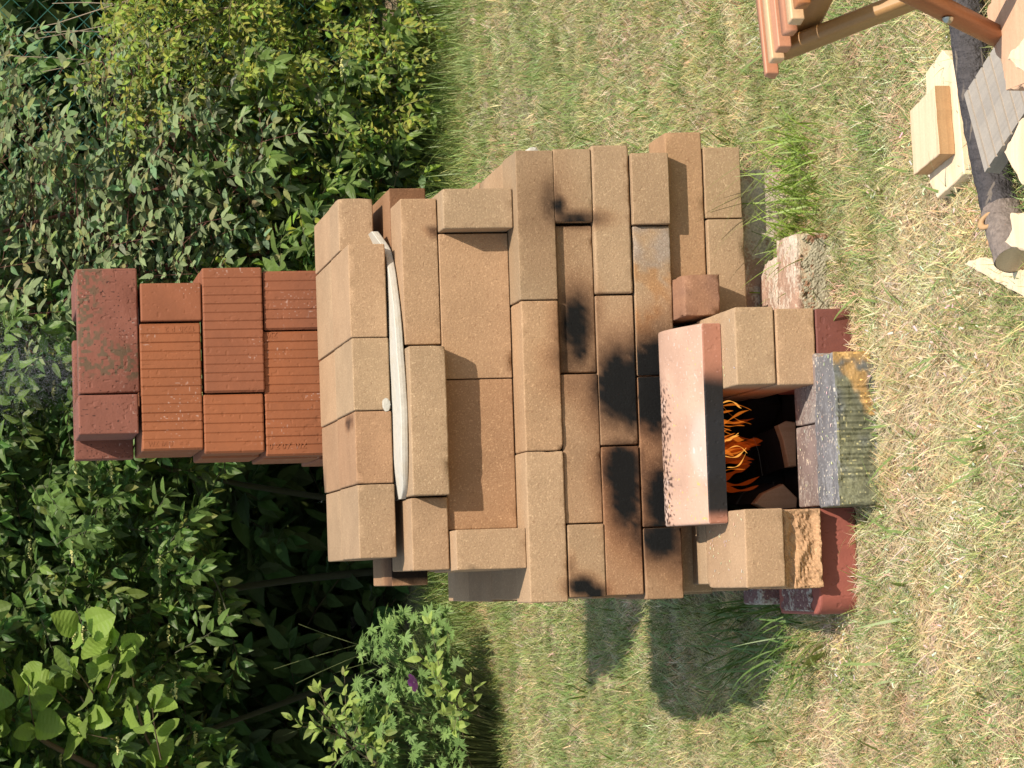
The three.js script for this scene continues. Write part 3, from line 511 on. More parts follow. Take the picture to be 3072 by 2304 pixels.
plant('weeds', 'long dark green grass in the shade left of the kiln', 'weeds', [-0.47, 0, -0.12], many(150, (R) => [rr(R, -0.06, 0.08), rr(R, -0.42, 0.14), rr(R, 1.2, 5), rr(R, 0.2, 0.9), rr(R, 0.07, 0.17), rr(R, 0.0025, 0.005), rr(R, 0.5, 1.5)]), gm(0.12, 0.22, 0.04), 8);
plant('weeds', 'few broad curved leaves hanging over the left kiln shadow', 'weeds', [-0.46, 0, 0.03], many(9, (R) => [rr(R, -0.03, 0.03), rr(R, -0.06, 0.06), rr(R, 1.4, 4.2), rr(R, 0.25, 0.7), rr(R, 0.11, 0.19), rr(R, 0.006, 0.011), rr(R, 0.8, 1.7)]), gm(0.22, 0.3, 0.06), 9);
plant('bent_grass', 'single green blade bending against the red foot brick', 'grass', [-0.27, 0, 0.33], () => [[0, 0, 2.9, 0.2, 0.085, 0.004, 1.3]], gm(0.22, 0.34, 0.05), 10);
plant('bent_grass', 'forked green blades leaning on the red foot brick', 'grass', [-0.36, 0, 0.33], () => [[0, 0, 0.6, 0.35, 0.07, 0.004, 0.2], [0.002, 0, 5.9, 0.5, 0.05, 0.004, 0.3]], gm(0.3, 0.42, 0.09), 11);
plant('grass_fringe', 'long unmown grass along the foot of the hedge', 'long grass', [0.3, 0, -3.65], many(3200, (R) => [rr(R, -1.5, 1.3), rr(R, -0.36, 0.3), R() * 6.283, rr(R, 0.05, 0.8), rr(R, 0.08, 0.2), rr(R, 0.002, 0.0045), rr(R, 0.2, 1.2)]), gm(0.14, 0.22, 0.04), 12).userData.kind = 'stuff';
plant('grass_tussock', 'bushy grass growing from under the right foot of the kiln', 'grass tussock', [0.22, 0, 0.02], many(110, (R) => [rr(R, -0.12, 0.17), rr(R, -0.05, 0.14), R() * 6.283, rr(R, 0.1, 0.9), rr(R, 0.05, 0.13), rr(R, 0.002, 0.0038), rr(R, 0.4, 1.5)]), gm(0.27, 0.4, 0.06), 13);
plant('lawn_weeds', 'scattered broader green blades and weeds in the lawn', 'weeds', [0, 0, 0], (R) => { const L = []; for (let i = 0; i < 420; i++) { const z = rr(R, -2.6, 1.15), x = rr(R, -0.9, 0.8); if (inKiln(x, z, 0.01)) continue; const k = 1 + Math.floor(R() * 4), a = R() * 6.28; for (let j = 0; j < k; j++) L.push([x + rr(R, -0.006, 0.006), z + rr(R, -0.006, 0.006), a + j * 1.7, rr(R, 0.5, 1.25), rr(R, 0.04, 0.1), rr(R, 0.003, 0.0065), rr(R, 0.2, 0.9)]); } return L; }, gm(0.2, 0.29, 0.07), 14).userData.kind = 'stuff';
// ---------------------------------------------------------------- shrubs and hedge
function leafGeo(outline, { rows = 6, fold = 0.25, curl = 0.25, teeth = 0, wave = 0, pleat = 0, cols = 1 } = {}) { // length 1 along +y, face towards +z
  const P = [], N = [], row = [];
  for (let i = 0; i <= rows; i++) { const t = i / rows, w = outline(t) * (1 + (teeth && i % 2 && i < rows ? teeth : 0)), z = -curl * t * t; const L = []; for (let k = -cols; k <= cols; k++) { const s = k / cols, q = Math.abs(s); L.push(V3(s * w, t + 0.1 * q * (cols > 1 ? 1 : 0) * (1 - t), z + fold * w * q * q + (s < 0 ? 1 : -1) * wave * Math.sin(t * 9 + (s > 0 ? 1 : 0)) * w * q + pleat * (i % 2 ? 1 : -1) * q * (1.2 - q))); } row.push(L); }
  const tri = (a, b, c) => { const n = b.clone().sub(a).cross(c.clone().sub(a)); if (n.lengthSq() < 1e-12) return; n.normalize(); for (const q of [a, b, c]) { P.push(q.x, q.y, q.z); N.push(n.x, n.y, n.z); } };
  for (let i = 0; i < rows; i++) for (let k = 0; k < 2 * cols; k++) { tri(row[i][k], row[i][k + 1], row[i + 1][k + 1]); tri(row[i][k], row[i + 1][k + 1], row[i + 1][k]); }
  const g = new THREE.BufferGeometry(); g.setAttribute('position', new THREE.Float32BufferAttribute(P, 3)); g.setAttribute('normal', new THREE.Float32BufferAttribute(N, 3)); return g;
}
const OUT = {
  oval: (t) => 0.235 * Math.pow(Math.sin(Math.PI * Math.pow(t, 0.85)), 0.8) * (1 - 0.2 * t),
  lance: (t) => 0.19 * Math.pow(Math.sin(Math.PI * Math.pow(t, 0.8)), 0.9),
  round: (t) => 0.41 * Math.pow(Math.sin(Math.PI * Math.pow(t, 0.72)), 0.6),
  heart: (t) => 0.42 * Math.pow(Math.sin(Math.PI * Math.pow(clamp(t), 0.5)), 0.75),
  small: (t) => 0.2 * Math.pow(Math.sin(Math.PI * t), 0.7),
};
const LEAF = {
  oval: leafGeo(OUT.oval, { fold: 0.3, curl: 0.22, wave: 0.18 }), lance: leafGeo(OUT.lance, { fold: 0.35, curl: 0.3, wave: 0.12 }), round: leafGeo(OUT.round, { rows: 16, fold: 0.2, curl: 0.28, teeth: 0.06, wave: 0.1, pleat: 0.02, cols: 2 }),
  heart: leafGeo(OUT.heart, { rows: 5, fold: 0.25, curl: 0.2 }), small: leafGeo(OUT.small, { rows: 4, fold: 0.3, curl: 0.2 }),
};
const leafMat = (rough = 0.42, t = 0.3, c = [1, 1, 1]) => new THREE.MeshPhysicalMaterial({ specularIntensity: 0.45, color: new THREE.Color().setRGB(...c), roughness: rough, side: THREE.DoubleSide, transmission: t, thickness: 0 });
const GLOSSY = leafMat(0.48, 0.42), SATIN = leafMat(0.58, 0.42), MATT = leafMat(0.7, 0.32);
const UPV = V3(0, 1, 0);
function leafMatrix(p, dir, nrm, len, wide = 1) {
  const y = dir.clone().normalize(), x = y.clone().cross(nrm).normalize(), z = x.clone().cross(y);
  return new THREE.Matrix4().makeBasis(x.multiplyScalar(len * wide), y.multiplyScalar(len), z.multiplyScalar(len)).setPosition(p);
}
function rod(P, N, a, b, r0, r1, k = 4) { // thin tapered stem piece
  const d = b.clone().sub(a).normalize(), u = Math.abs(d.y) < 0.9 ? d.clone().cross(UPV).normalize() : V3(1, 0, 0), v = d.clone().cross(u);
  for (let i = 0; i < k; i++) {
    const q = [i, i + 1].map((j) => { const t = j / k * 6.2832; return u.clone().multiplyScalar(Math.cos(t)).addScaledVector(v, Math.sin(t)); });
    const c = [a.clone().addScaledVector(q[0], r0), a.clone().addScaledVector(q[1], r0), b.clone().addScaledVector(q[1], r1), b.clone().addScaledVector(q[0], r1)];
    for (const j of [0, 1, 2, 0, 2, 3]) { const n = q[j === 0 || j === 3 ? 0 : 1]; P.push(c[j].x, c[j].y, c[j].z); N.push(n.x, n.y, n.z); }
  }
}
const geoOf = (P, N) => { const g = new THREE.BufferGeometry(); g.setAttribute('position', new THREE.Float32BufferAttribute(P, 3)); g.setAttribute('normal', new THREE.Float32BufferAttribute(N, 3)); return g; };
// where a point falls in the photograph's frame (for choosing which leaves become meshes of their own)
const camF = V3(0.065399, -0.179628, -0.981558), inFrame = (p, m = 0) => { const d = p.clone().sub(camera.position), z = d.dot(camF), u = d.dot(camera.up) / z, v = d.dot(V3(0.03367, 0.9835, -0.17774)) / z; return Math.abs(u) < 0.1338 + m && Math.abs(v) < 0.1784 + m; };
// A shrub: stems rising from the ground, twigs at the anchors, leaves in pairs along each twig.
function shrub(o) {
  const t = base(o.name, [o.at[0], 0, o.at[1]]); tag(t, o.label, o.cat); if (o.group) t.userData.group = o.group;
  const R = rng(o.seed), off = V3(o.at[0], 0, o.at[1]), SP = [], SN = [], leaves = [], blooms = [];
  const leaf = (p, dir, size) => {
    const n = V3(rr(R, -0.5, 0.5) + 0.25, 0.75 + rr(R, -0.3, 0.4), rr(R, -0.2, 0.9) + 0.25), d = dir.clone();
    if (Math.abs(d.clone().normalize().dot(n.clone().normalize())) > 0.96) d.x += 0.4;
    const c = o.colors[Math.floor(R() * o.colors.length)].map((q) => q * rr(R, 0.8, 1.2));
    leaves.push({ p: p.clone(), m: leafMatrix(p, d, n, size, rr(R, 0.85, 1.15)), c, k: Math.floor(R() * o.leaf.length), s: size });
  };
  for (let i = 0; i < o.twigs; i++) {
    const a = o.anchor(R, i); if (!a) continue;
    let p = a.clone(), d = (o.dir ? o.dir(R, a) : V3(rr(R, -1, 1), rr(R, -0.3, 0.8), rr(R, 0, 1.2))).normalize();
    const n = Math.round(rr(R, ...o.nodes)), gap = rr(R, ...o.gap), sag = o.sag ?? 0.1; let turn = R() * 6.28;
    for (let k = 0; k < n; k++) {
      const q = p.clone().addScaledVector(d, gap); rod(SP, SN, p, q, o.twigR * (1 - 0.7 * k / n), o.twigR * (1 - 0.7 * (k + 1) / n), 3);
      d.y -= sag * gap * 10 * 0.3; d.x += rr(R, -0.12, 0.12); d.normalize(); p = q; turn += 1.57 + rr(R, -0.3, 0.3);
      const u = d.clone().cross(Math.abs(d.y) < 0.95 ? UPV : V3(1, 0, 0)).normalize(), v = d.clone().cross(u), size = rr(R, ...o.size) * (0.75 + 0.35 * Math.sin(Math.PI * (k + 1) / (n + 1)));
      const s1 = u.clone().multiplyScalar(Math.cos(turn)).addScaledVector(v, Math.sin(turn));
      if (o.pinnate) { // compound leaf: stalk with leaflets
        const ld = s1.clone().addScaledVector(d, 0.6).addScaledVector(UPV, 0.1).normalize(), pl = size * 2.6, nn = 3; let e = p.clone();
        for (let j = 1; j <= nn; j++) { const f = e.clone().addScaledVector(ld, pl / nn); rod(SP, SN, e, f, 0.0008, 0.0007, 3); e = f; const w = ld.clone().cross(UPV).normalize(); for (const s of [-1, 1]) leaf(e, ld.clone().multiplyScalar(0.5).addScaledVector(w, s).addScaledVector(UPV, rr(R, -0.3, 0.2)), size); ld.y -= 0.12; ld.normalize(); }
        leaf(e, ld, size * 1.05);
      } else for (const s of o.alternate ? [1] : [-1, 1]) leaf(p.clone().addScaledVector(s1, s * 0.004), s1.clone().multiplyScalar(s).addScaledVector(d, 0.75).addScaledVector(UPV, rr(R, -0.45, 0.05)), size);
    }
    leaf(p, d.clone().addScaledVector(UPV, -0.2), rr(R, ...o.size) * 0.8); if (!o.pinnate) leaf(p, d.clone().add(V3(rr(R, -0.6, 0.6), 0.2, rr(R, -0.3, 0.5))), rr(R, ...o.size) * 0.6);
    if (o.bloom && R() < o.bloom && inFrame(p, 0.02)) blooms.push(p.clone());
  }
  for (const [pts, r0, r1] of o.stems || []) { const c = new THREE.CatmullRomCurve3(pts.map((q) => V3(...q))); for (let i = 0; i < 10; i++) rod(SP, SN, c.getPoint(i / 10), c.getPoint((i + 1) / 10), lerp(r0, r1, i / 10), lerp(r0, r1, (i + 1) / 10), 6); }
  const local = (P) => { for (let i = 0; i < P.length; i += 3) { P[i] -= off.x; P[i + 2] -= off.z; } return P; };
  mesh('stem', geoOf(local(SP), SN), new THREE.MeshStandardMaterial({ color: new THREE.Color().setRGB(...(o.stemColor || [0.12, 0.09, 0.05])), roughness: 0.8 }), t);
  // leaves that show largest are meshes of their own; the rest are one mass of foliage
  leaves.forEach((l) => { l.v = inFrame(l.p) && !(l.p.x > -0.12 && l.p.x < 0.4 && l.p.y < 0.6) ? l.p.z + l.s * 3 : -99; });
  leaves.sort((a, b) => b.v - a.v);
  const own = Math.min(o.own || 0, leaves.filter((l) => l.v > -90).length), tints = [0.75, 1, 1.3].map((k) => { const m = o.mat.clone(), b = o.colors[0].map((_, i) => o.colors.reduce((s, c) => s + c[i], 0) / o.colors.length * k); m.color.setRGB(...b); return m; });
  const M = new THREE.Matrix4(), T = new THREE.Matrix4().makeTranslation(-off.x, 0, -off.z);
  for (let i = 0; i < own; i++) { const l = leaves[i], f = mesh('leaf', o.leaf[l.k], tints[Math.floor(R() * 3)], t); M.multiplyMatrices(T, l.m); M.decompose(f.position, f.quaternion, f.scale); }
  o.leaf.forEach((g, k) => { const L = leaves.slice(own).filter((l) => l.k === k); if (!L.length) return; const im = shade(new THREE.InstancedMesh(g, o.mat, L.length)), C = new THREE.Color(); L.forEach((l, i) => { im.setMatrixAt(i, M.multiplyMatrices(T, l.m)); im.setColorAt(i, C.setRGB(...l.c)); }); im.name = 'foliage'; im.userData.kind = 'stuff'; t.add(im); });
  if (blooms.length) { // flat heads of small pale green flower buds
    const P = [], G = new THREE.IcosahedronGeometry(0.0026, 0), parts = []; for (const b of blooms) for (let k = 0; k < 34; k++) { const a = R() * 6.283, q = 0.03 * Math.sqrt(R()); parts.push(G.clone().translate(b.x - off.x + Math.cos(a) * q, b.y + 0.012 + 0.006 * R() - q * 0.12, b.z - off.z + Math.sin(a) * q)); }
    mesh('flower_buds', mergeGeometries(parts), new THREE.MeshStandardMaterial({ color: new THREE.Color().setRGB(0.55, 0.56, 0.22), roughness: 0.8 }), t).userData.kind = 'stuff';
  }
  return t;
}
const boxAnchor = (x0, x1, y0, y1, z0, z1, keep) => (R) => { const p = V3(rr(R, x0, x1), rr(R, y0, y1), rr(R, z0, z1)); return !keep || keep(p, R) ? p : null; };

// the big dark shrub behind and left of the chimney; its lower edge hangs over a dark hollow
shrub({ name: 'dogwood_shrub', label: 'large dark green shrub with pale flower heads, left of the chimney', cat: 'shrub', at: [-0.45, -4.1], seed: 101, twigs: 3300, nodes: [4, 7], gap: [0.02, 0.032], size: [0.036, 0.064], twigR: 0.002, sag: 0.25, leaf: [LEAF.oval, LEAF.lance], mat: GLOSSY,
  colors: [[0.1, 0.185, 0.045], [0.12, 0.21, 0.05], [0.085, 0.16, 0.042], [0.18, 0.27, 0.06]], stemColor: [0.055, 0.06, 0.03], own: 300, bloom: 0.22,
  anchor: boxAnchor(-1.5, 0.45, 0.3, 2.6, -4.45, -3.3, (p, R) => { const low = 0.7 + 0.06 * Math.sin(p.x * 5) + 0.12 * noise(p.x * 4, 3, 1) + (p.x > -0.02 ? -0.06 : 0) + 0.2 * smooth(-3.8, -4.4, p.z); return p.y > low && (p.z < -3.42 || p.y > 0.8) && (p.z < -3.55 - 0.3 * noise(p.x * 3, p.y * 3, 5) + 0.12 || R() < 0.3) ; }),
  dir: (R, a) => V3(rr(R, -1, 0.8), rr(R, -0.5, 0.5), rr(R, 0.1, 1.2)),
  stems: [[[[-0.3, 0, -4.9], [-0.35, 0.6, -4.7], [-0.5, 1.2, -4.2], [-0.7, 1.7, -3.9]], 0.014, 0.005], [[[-0.1, 0, -4.9], [0, 0.6, -4.7], [0.15, 1.3, -4.2], [0.2, 1.8, -4]], 0.012, 0.005], [[[-0.6, 0, -4.9], [-0.8, 0.7, -4.6], [-1, 1.5, -4.2]], 0.012, 0.005], [[[-0.15, 0.9, -3.7], [-0.3, 0.75, -3.55], [-0.45, 0.7, -3.45]], 0.004, 0.002]] });
shrub({ name: 'hazel_bush', label: 'light green hazel with large round toothed leaves at the far left', cat: 'shrub', at: [-0.85, -3.7], seed: 103, twigs: 95, nodes: [2, 4], gap: [0.045, 0.065], size: [0.06, 0.105], twigR: 0.003, sag: 0.2, leaf: [LEAF.round], mat: SATIN, alternate: true,
  colors: [[0.19, 0.29, 0.045], [0.22, 0.33, 0.055], [0.15, 0.24, 0.04]], stemColor: [0.14, 0.1, 0.06], own: 140,
  anchor: boxAnchor(-1.35, -0.36, 0.78, 1.9, -3.55, -3.15, (p) => p.y > 0.98 + (p.x + 0.55) * 0.9 || (p.x < -0.62 && p.y > 0.86)), dir: (R) => V3(rr(R, -0.6, 1), rr(R, -0.3, 0.6), rr(R, 0.1, 1)),
  stems: [[[[-1, 0, -3.8], [-0.95, 0.8, -3.6], [-0.7, 1.3, -3.4], [-0.4, 1.6, -3.3]], 0.014, 0.004], [[[-0.95, 0.8, -3.6], [-0.75, 0.95, -3.4], [-0.5, 1, -3.3]], 0.006, 0.002]] });
// grey leaved rose right of the chimney
shrub({ name: 'rose_bush', label: 'grey green leaved rose bush with reddish stems right of the chimney', cat: 'shrub', at: [0.75, -4.1], seed: 105, twigs: 520, nodes: [3, 6], gap: [0.04, 0.06], size: [0.03, 0.048], twigR: 0.0018, sag: 0.2, leaf: [LEAF.oval], mat: MATT, pinnate: true, alternate: true,
  colors: [[0.19, 0.27, 0.13], [0.23, 0.31, 0.16], [0.16, 0.235, 0.1], [0.25, 0.29, 0.11]], stemColor: [0.17, 0.07, 0.055], own: 300,
  anchor: boxAnchor(0.3, 1.35, 0.52, 2.1, -4.3, -3.6, (p, R) => { const low = 0.46 + 0.12 * noise(p.x * 5, 1) + Math.abs(p.x - 0.85) * 0.2; return p.y > low && (p.x < 1.02 + 0.12 * noise(p.y * 4, 2) || (p.y < 0.95 && p.x < 1.15) || R() < 0.12); }), dir: (R) => V3(rr(R, -1, 1), rr(R, -0.2, 0.9), rr(R, 0, 1)),
  stems: [[[[0.62, 0.1, -4], [0.72, 0.5, -3.85], [0.95, 0.72, -3.75], [1.25, 0.98, -3.8]], 0.011, 0.005], [[[0.9, 0, -4.1], [0.88, 0.7, -3.9], [0.75, 1.2, -3.8], [0.6, 1.7, -3.8]], 0.009, 0.004], [[[0.88, 0.7, -3.9], [1.1, 0.95, -3.75], [1.22, 1.02, -3.7]], 0.005, 0.002], [[[0.7, 0.3, -4], [0.6, 0.9, -3.9], [0.4, 1.5, -3.8]], 0.008, 0.003]] });
shrub({ name: 'privet_bush', label: 'yellow green bush of tiny leaves at the upper right edge', cat: 'shrub', at: [1.35, -4.0], seed: 107, twigs: 1000, nodes: [7, 12], gap: [0.014, 0.02], size: [0.018, 0.03], twigR: 0.0012, sag: 0.7, leaf: [LEAF.small, LEAF.oval], mat: SATIN,
  colors: [[0.3, 0.37, 0.055], [0.36, 0.42, 0.07], [0.23, 0.31, 0.05], [0.18, 0.26, 0.05]], stemColor: [0.16, 0.12, 0.07], own: 60,
  anchor: boxAnchor(0.9, 2, 0.08, 1.0, -4.2, -3.5, (p, R) => p.x > 1.12 - 0.35 * smooth(0.5, 0.1, p.y) + 0.12 * noise(p.y * 6, 4) || R() < 0.15), dir: (R) => V3(rr(R, -0.9, 0.6), rr(R, -0.4, 0.7), rr(R, 0, 0.9)),
  stems: [[[[1.5, 0, -4.1], [1.45, 0.5, -4], [1.3, 0.9, -3.9]], 0.01, 0.003], [[[1.2, 0, -4.1], [1.15, 0.4, -4], [1.2, 0.8, -3.9]], 0.008, 0.003]] });
shrub({ name: 'spindle_bush', label: 'mixed green bush of mid sized leaves low behind the kiln on the right', cat: 'shrub', at: [0.95, -4.1], seed: 109, twigs: 360, nodes: [3, 6], gap: [0.03, 0.045], size: [0.042, 0.07], twigR: 0.0018, sag: 0.3, leaf: [LEAF.oval, LEAF.lance], mat: GLOSSY,
  colors: [[0.11, 0.2, 0.05], [0.14, 0.23, 0.055], [0.13, 0.2, 0.085], [0.27, 0.37, 0.05], [0.09, 0.16, 0.05]], stemColor: [0.11, 0.1, 0.05], own: 220, bloom: 0.05,
  anchor: boxAnchor(0.4, 1.3, 0.05, 0.7, -4.3, -3.6, (p, R) => p.x < 1.15 || R() < 0.5), dir: (R) => V3(rr(R, -1, 0.9), rr(R, -0.3, 0.7), rr(R, 0.1, 1)),
  stems: [[[[0.8, 0, -4.1], [0.85, 0.4, -3.9], [1, 0.7, -3.8]], 0.008, 0.003]] });
shrub({ name: 'bindweed', label: 'small heart leaved climber on the wire fence in the dark gap', cat: 'climber', at: [1.3, -4.5], seed: 111, twigs: 240, nodes: [3, 6], gap: [0.03, 0.05], size: [0.028, 0.045], twigR: 0.001, sag: 0.2, leaf: [LEAF.heart], mat: SATIN, alternate: true,
  colors: [[0.11, 0.2, 0.045], [0.13, 0.23, 0.05], [0.09, 0.16, 0.04]], stemColor: [0.1, 0.12, 0.05], own: 60,
  anchor: boxAnchor(0.75, 2.1, 0.5, 2, -4.75, -4.2, (p, R) => R() < (p.y > 1.18 || p.x > 1.5 ? 1 : 0.4)), dir: (R) => V3(rr(R, -1, 1), rr(R, -0.8, 0.4), rr(R, 0, 1)) });
// trees of the hedge behind, dense and dark, closing the view
for (const [i, x, n] of [[0, -1.6, 1], [1, 0.1, 1], [2, 1.8, 1], [3, 3.2, 1]]) shrub({ name: 'hedge_bush', label: ['dense dark bush behind the big shrub at the far left', 'dense dark bush behind the chimney in the hedge', 'dense bush behind the wire fence on the right', 'dense bush beyond the right end of the wire fence'][i], cat: 'bush', at: [x, -5.6], seed: 121 + i, twigs: 1700, nodes: [4, 7], gap: [0.05, 0.07], size: [0.09, 0.15], twigR: 0.003, sag: 0.2, leaf: [LEAF.oval], mat: MATT,
  colors: [[0.08, 0.15, 0.04], [0.1, 0.175, 0.045]], own: 0, anchor: boxAnchor(x - 1.1, x + 1.1, 0, 3.3, -7.2, -5.0), dir: (R) => V3(rr(R, -1, 1), rr(R, -0.6, 0.6), rr(R, 0, 1)), stems: [[[[x, 0, -5.8], [x + 0.1, 1.2, -5.7], [x, 2.6, -5.6]], 0.03, 0.01]] });
{ // green chain link fence in the hedge
  const f = base('wire_fence', [1.75, 0, -4.42]); tag(f, 'green chain link fence half hidden in the hedge on the right', 'fence');
  const P = [], N = [], H = 1.55, W = 2.6; for (let k = -20; k < 60; k++) for (const s of [-1, 1]) { const x0 = -1.4 + k * 0.075 * 1.0; const a = V3(s > 0 ? x0 : x0 + H, 0, s * 0.001), b = V3(s > 0 ? x0 + H : x0, H, s * 0.001); const cut = (p, q, lim, sg) => { if (sg * p.x > sg * lim) { const t = (lim - p.x) / (q.x - p.x); p.lerp(q, clamp(t)); } }; if (Math.max(a.x, b.x) < -W / 2 || Math.min(a.x, b.x) > W / 2) continue; cut(a, b, W / 2, 1); cut(b, a, W / 2, 1); cut(a, b, -W / 2, -1); cut(b, a, -W / 2, -1); rod(P, N, a, b, 0.0014, 0.0014, 4); }
  const wire = new THREE.MeshStandardMaterial({ color: new THREE.Color().setRGB(0.03, 0.13, 0.1), roughness: 0.4 });
  mesh('wire_mesh', geoOf(P, N), wire, f); for (const x of [-1.3, 1.3]) { const m = mesh('post', new THREE.CylinderGeometry(0.019, 0.019, 1.65, 12), wire, f); m.position.set(x, 0.82, -0.02); }
}
{ // dead pale stems at the upper right
  const P = [], N = [], R = rng(77), t = base('dead_stems', [1.4, 0, -4.0]); tag(t, 'pale dead stems poking out of the hedge at the top right', 'dead stems');
  for (let i = 0; i < 7; i++) { let p = V3(rr(R, -0.15, 0.25), rr(R, 0.6, 0.8), rr(R, -0.15, 0.1)), d = V3(rr(R, -0.25, 0.1), 1, rr(R, -0.1, 0.3)).normalize(); for (let k = 0; k < 6; k++) { const q = p.clone().addScaledVector(d, 0.09); rod(P, N, p, q, 0.003 - k * 0.0003, 0.0027 - k * 0.0003, 5); p = q; d.x += rr(R, -0.12, 0.12); d.normalize(); } }
  mesh('stems', geoOf(P, N), new THREE.MeshStandardMaterial({ color: new THREE.Color().setRGB(0.36, 0.3, 0.22), roughness: 0.9 }), t);
}
{ // cranesbill with deeply cut leaves and one purple flower
  const at = [-0.86, -3.2], t = base('cranesbill_plant', [at[0], 0, at[1]]); tag(t, 'bright green cranesbill plant with cut leaves and a purple flower', 'flowering plant');
  const R = rng(131), lobe = leafGeo((q) => 0.058 * Math.pow(Math.sin(Math.PI * Math.pow(q, 1.2)), 0.7) + 0.012, { rows: 4, fold: 0.2, curl: 0.12 });
  const parts = []; for (let k = 0; k < 7; k++) { const a = (k - 3) * 0.72; for (const [b, s] of [[0, 1], [-0.2, 0.72], [0.2, 0.72]]) parts.push(lobe.clone().scale(1, s, 1).rotateZ(a + b * 0.9)); }
  const palm = mergeGeometries(parts), mats = [[0.2, 0.33, 0.095], [0.24, 0.37, 0.11], [0.16, 0.27, 0.075]].map((c) => leafMat(0.55, 0.3, c)), SP = [], SN = [], rest = [];
  for (let i = 0; i < 760; i++) {
    const a = rr(R, -0.1, 3.3), q = 0.42 * Math.sqrt(R()), x = Math.cos(a) * q * 1.05, z = Math.sin(a) * q * 0.7, h = (0.46 - 0.75 * q * q) * rr(R, 0.35, 1), b = V3(x * 0.5, 0, z * 0.5), e = V3(x, Math.max(0.05, h), z);
    const m = b.clone().lerp(e, 0.6).add(V3(0, 0.05, 0)); rod(SP, SN, b, m, 0.0014, 0.0012, 3); rod(SP, SN, m, e, 0.0012, 0.0009, 3);
    const M = leafMatrix(e, V3(rr(R, -1, 1), rr(R, -0.2, 0.4), rr(R, -0.4, 1)), V3(rr(R, -0.3, 0.6), 1, rr(R, 0.2, 1.2)), rr(R, 0.022, 0.034));
    if (i % 5 < 2 && i < 740) { const f = mesh('leaf', palm, mats[i % 3], t); M.decompose(f.position, f.quaternion, f.scale); } else rest.push(palm.clone().applyMatrix4(M));
  }
  mesh('foliage', mergeGeometries(rest), mats[2], t).userData.kind = 'stuff'; mesh('stalks', geoOf(SP, SN), gm(0.16, 0.2, 0.07), t);
  const pet = leafGeo((q) => 0.44 * Math.pow(Math.sin(Math.PI * Math.pow(q, 1.4) * 0.86), 0.6), { rows: 5, fold: 0.1, curl: 0.15 }), fl = new THREE.Group(); fl.name = 'flower'; fl.position.set(0.25, 0.262, 0.27); fl.rotation.set(0.9, 0.3, 0); t.add(fl);
  for (let k = 0; k < 5; k++) { const p = mesh('petal', pet, gm(0.36, 0.07, 0.52), fl); p.scale.setScalar(0.025); p.rotation.z = k * 1.2566; }
  mesh('flower_centre', new THREE.SphereGeometry(0.0025, 8, 6), gm(0.5, 0.4, 0.5), fl);
}
shrub({ name: 'blackthorn_sapling', label: 'young shoots with small oval leaves in front of the cranesbill', cat: 'sapling', at: [-0.85, -3.05], seed: 141, twigs: 26, nodes: [3, 6], gap: [0.022, 0.034], size: [0.034, 0.05], twigR: 0.0017, sag: -0.1, leaf: [LEAF.oval], mat: SATIN, alternate: true,
  colors: [[0.24, 0.33, 0.07], [0.28, 0.37, 0.085]], stemColor: [0.13, 0.1, 0.06], own: 120, anchor: (R, i) => { const k = i % 3, s = R(); return k === 0 ? V3(-0.86 + 0.16 * s, 0.3 + 0.2 * s, -3.05) : k === 1 ? V3(-0.84 + 0.1 * s, 0.33 + 0.12 * s, -3.02) : V3(-0.72 + 0.08 * s, 0.06 + 0.12 * s, -2.95); }, dir: (R) => V3(rr(R, -0.4, 1), rr(R, -0.2, 0.8), rr(R, 0, 0.7)),
  stems: [[[[-1, 0, -3.1], [-0.9, 0.22, -3.08], [-0.78, 0.42, -3.05], [-0.68, 0.5, -3.02]], 0.005, 0.0015], [[[-1, 0, -3.05], [-0.85, 0.1, -3], [-0.7, 0.14, -2.95]], 0.003, 0.001]] });
{ // thin seeding grass stalks rising before the dark hollow
  const P = [], N = [], R = rng(151), t = base('grass_stalks', [-0.4, 0, -3.6]); tag(t, 'few tall thin grass stalks standing before the dark hollow', 'grass stalks');
  for (let i = 0; i < 7; i++) { let p = V3(rr(R, -0.45, 0.3), 0, rr(R, -0.2, 0.2)), d = V3(rr(R, -0.35, 0.35), 1, rr(R, -0.1, 0.2)).normalize(); const n = 7, l = rr(R, 0.05, 0.085); for (let k = 0; k < n; k++) { const q = p.clone().addScaledVector(d, l); rod(P, N, p, q, k > 4 ? 0.0013 : 0.0007, k > 4 ? 0.0009 : 0.0006, 3); p = q; d.x *= 1.12; d.normalize(); } }
  mesh('stalk', geoOf(P, N), gm(0.15, 0.19, 0.06), t);
}
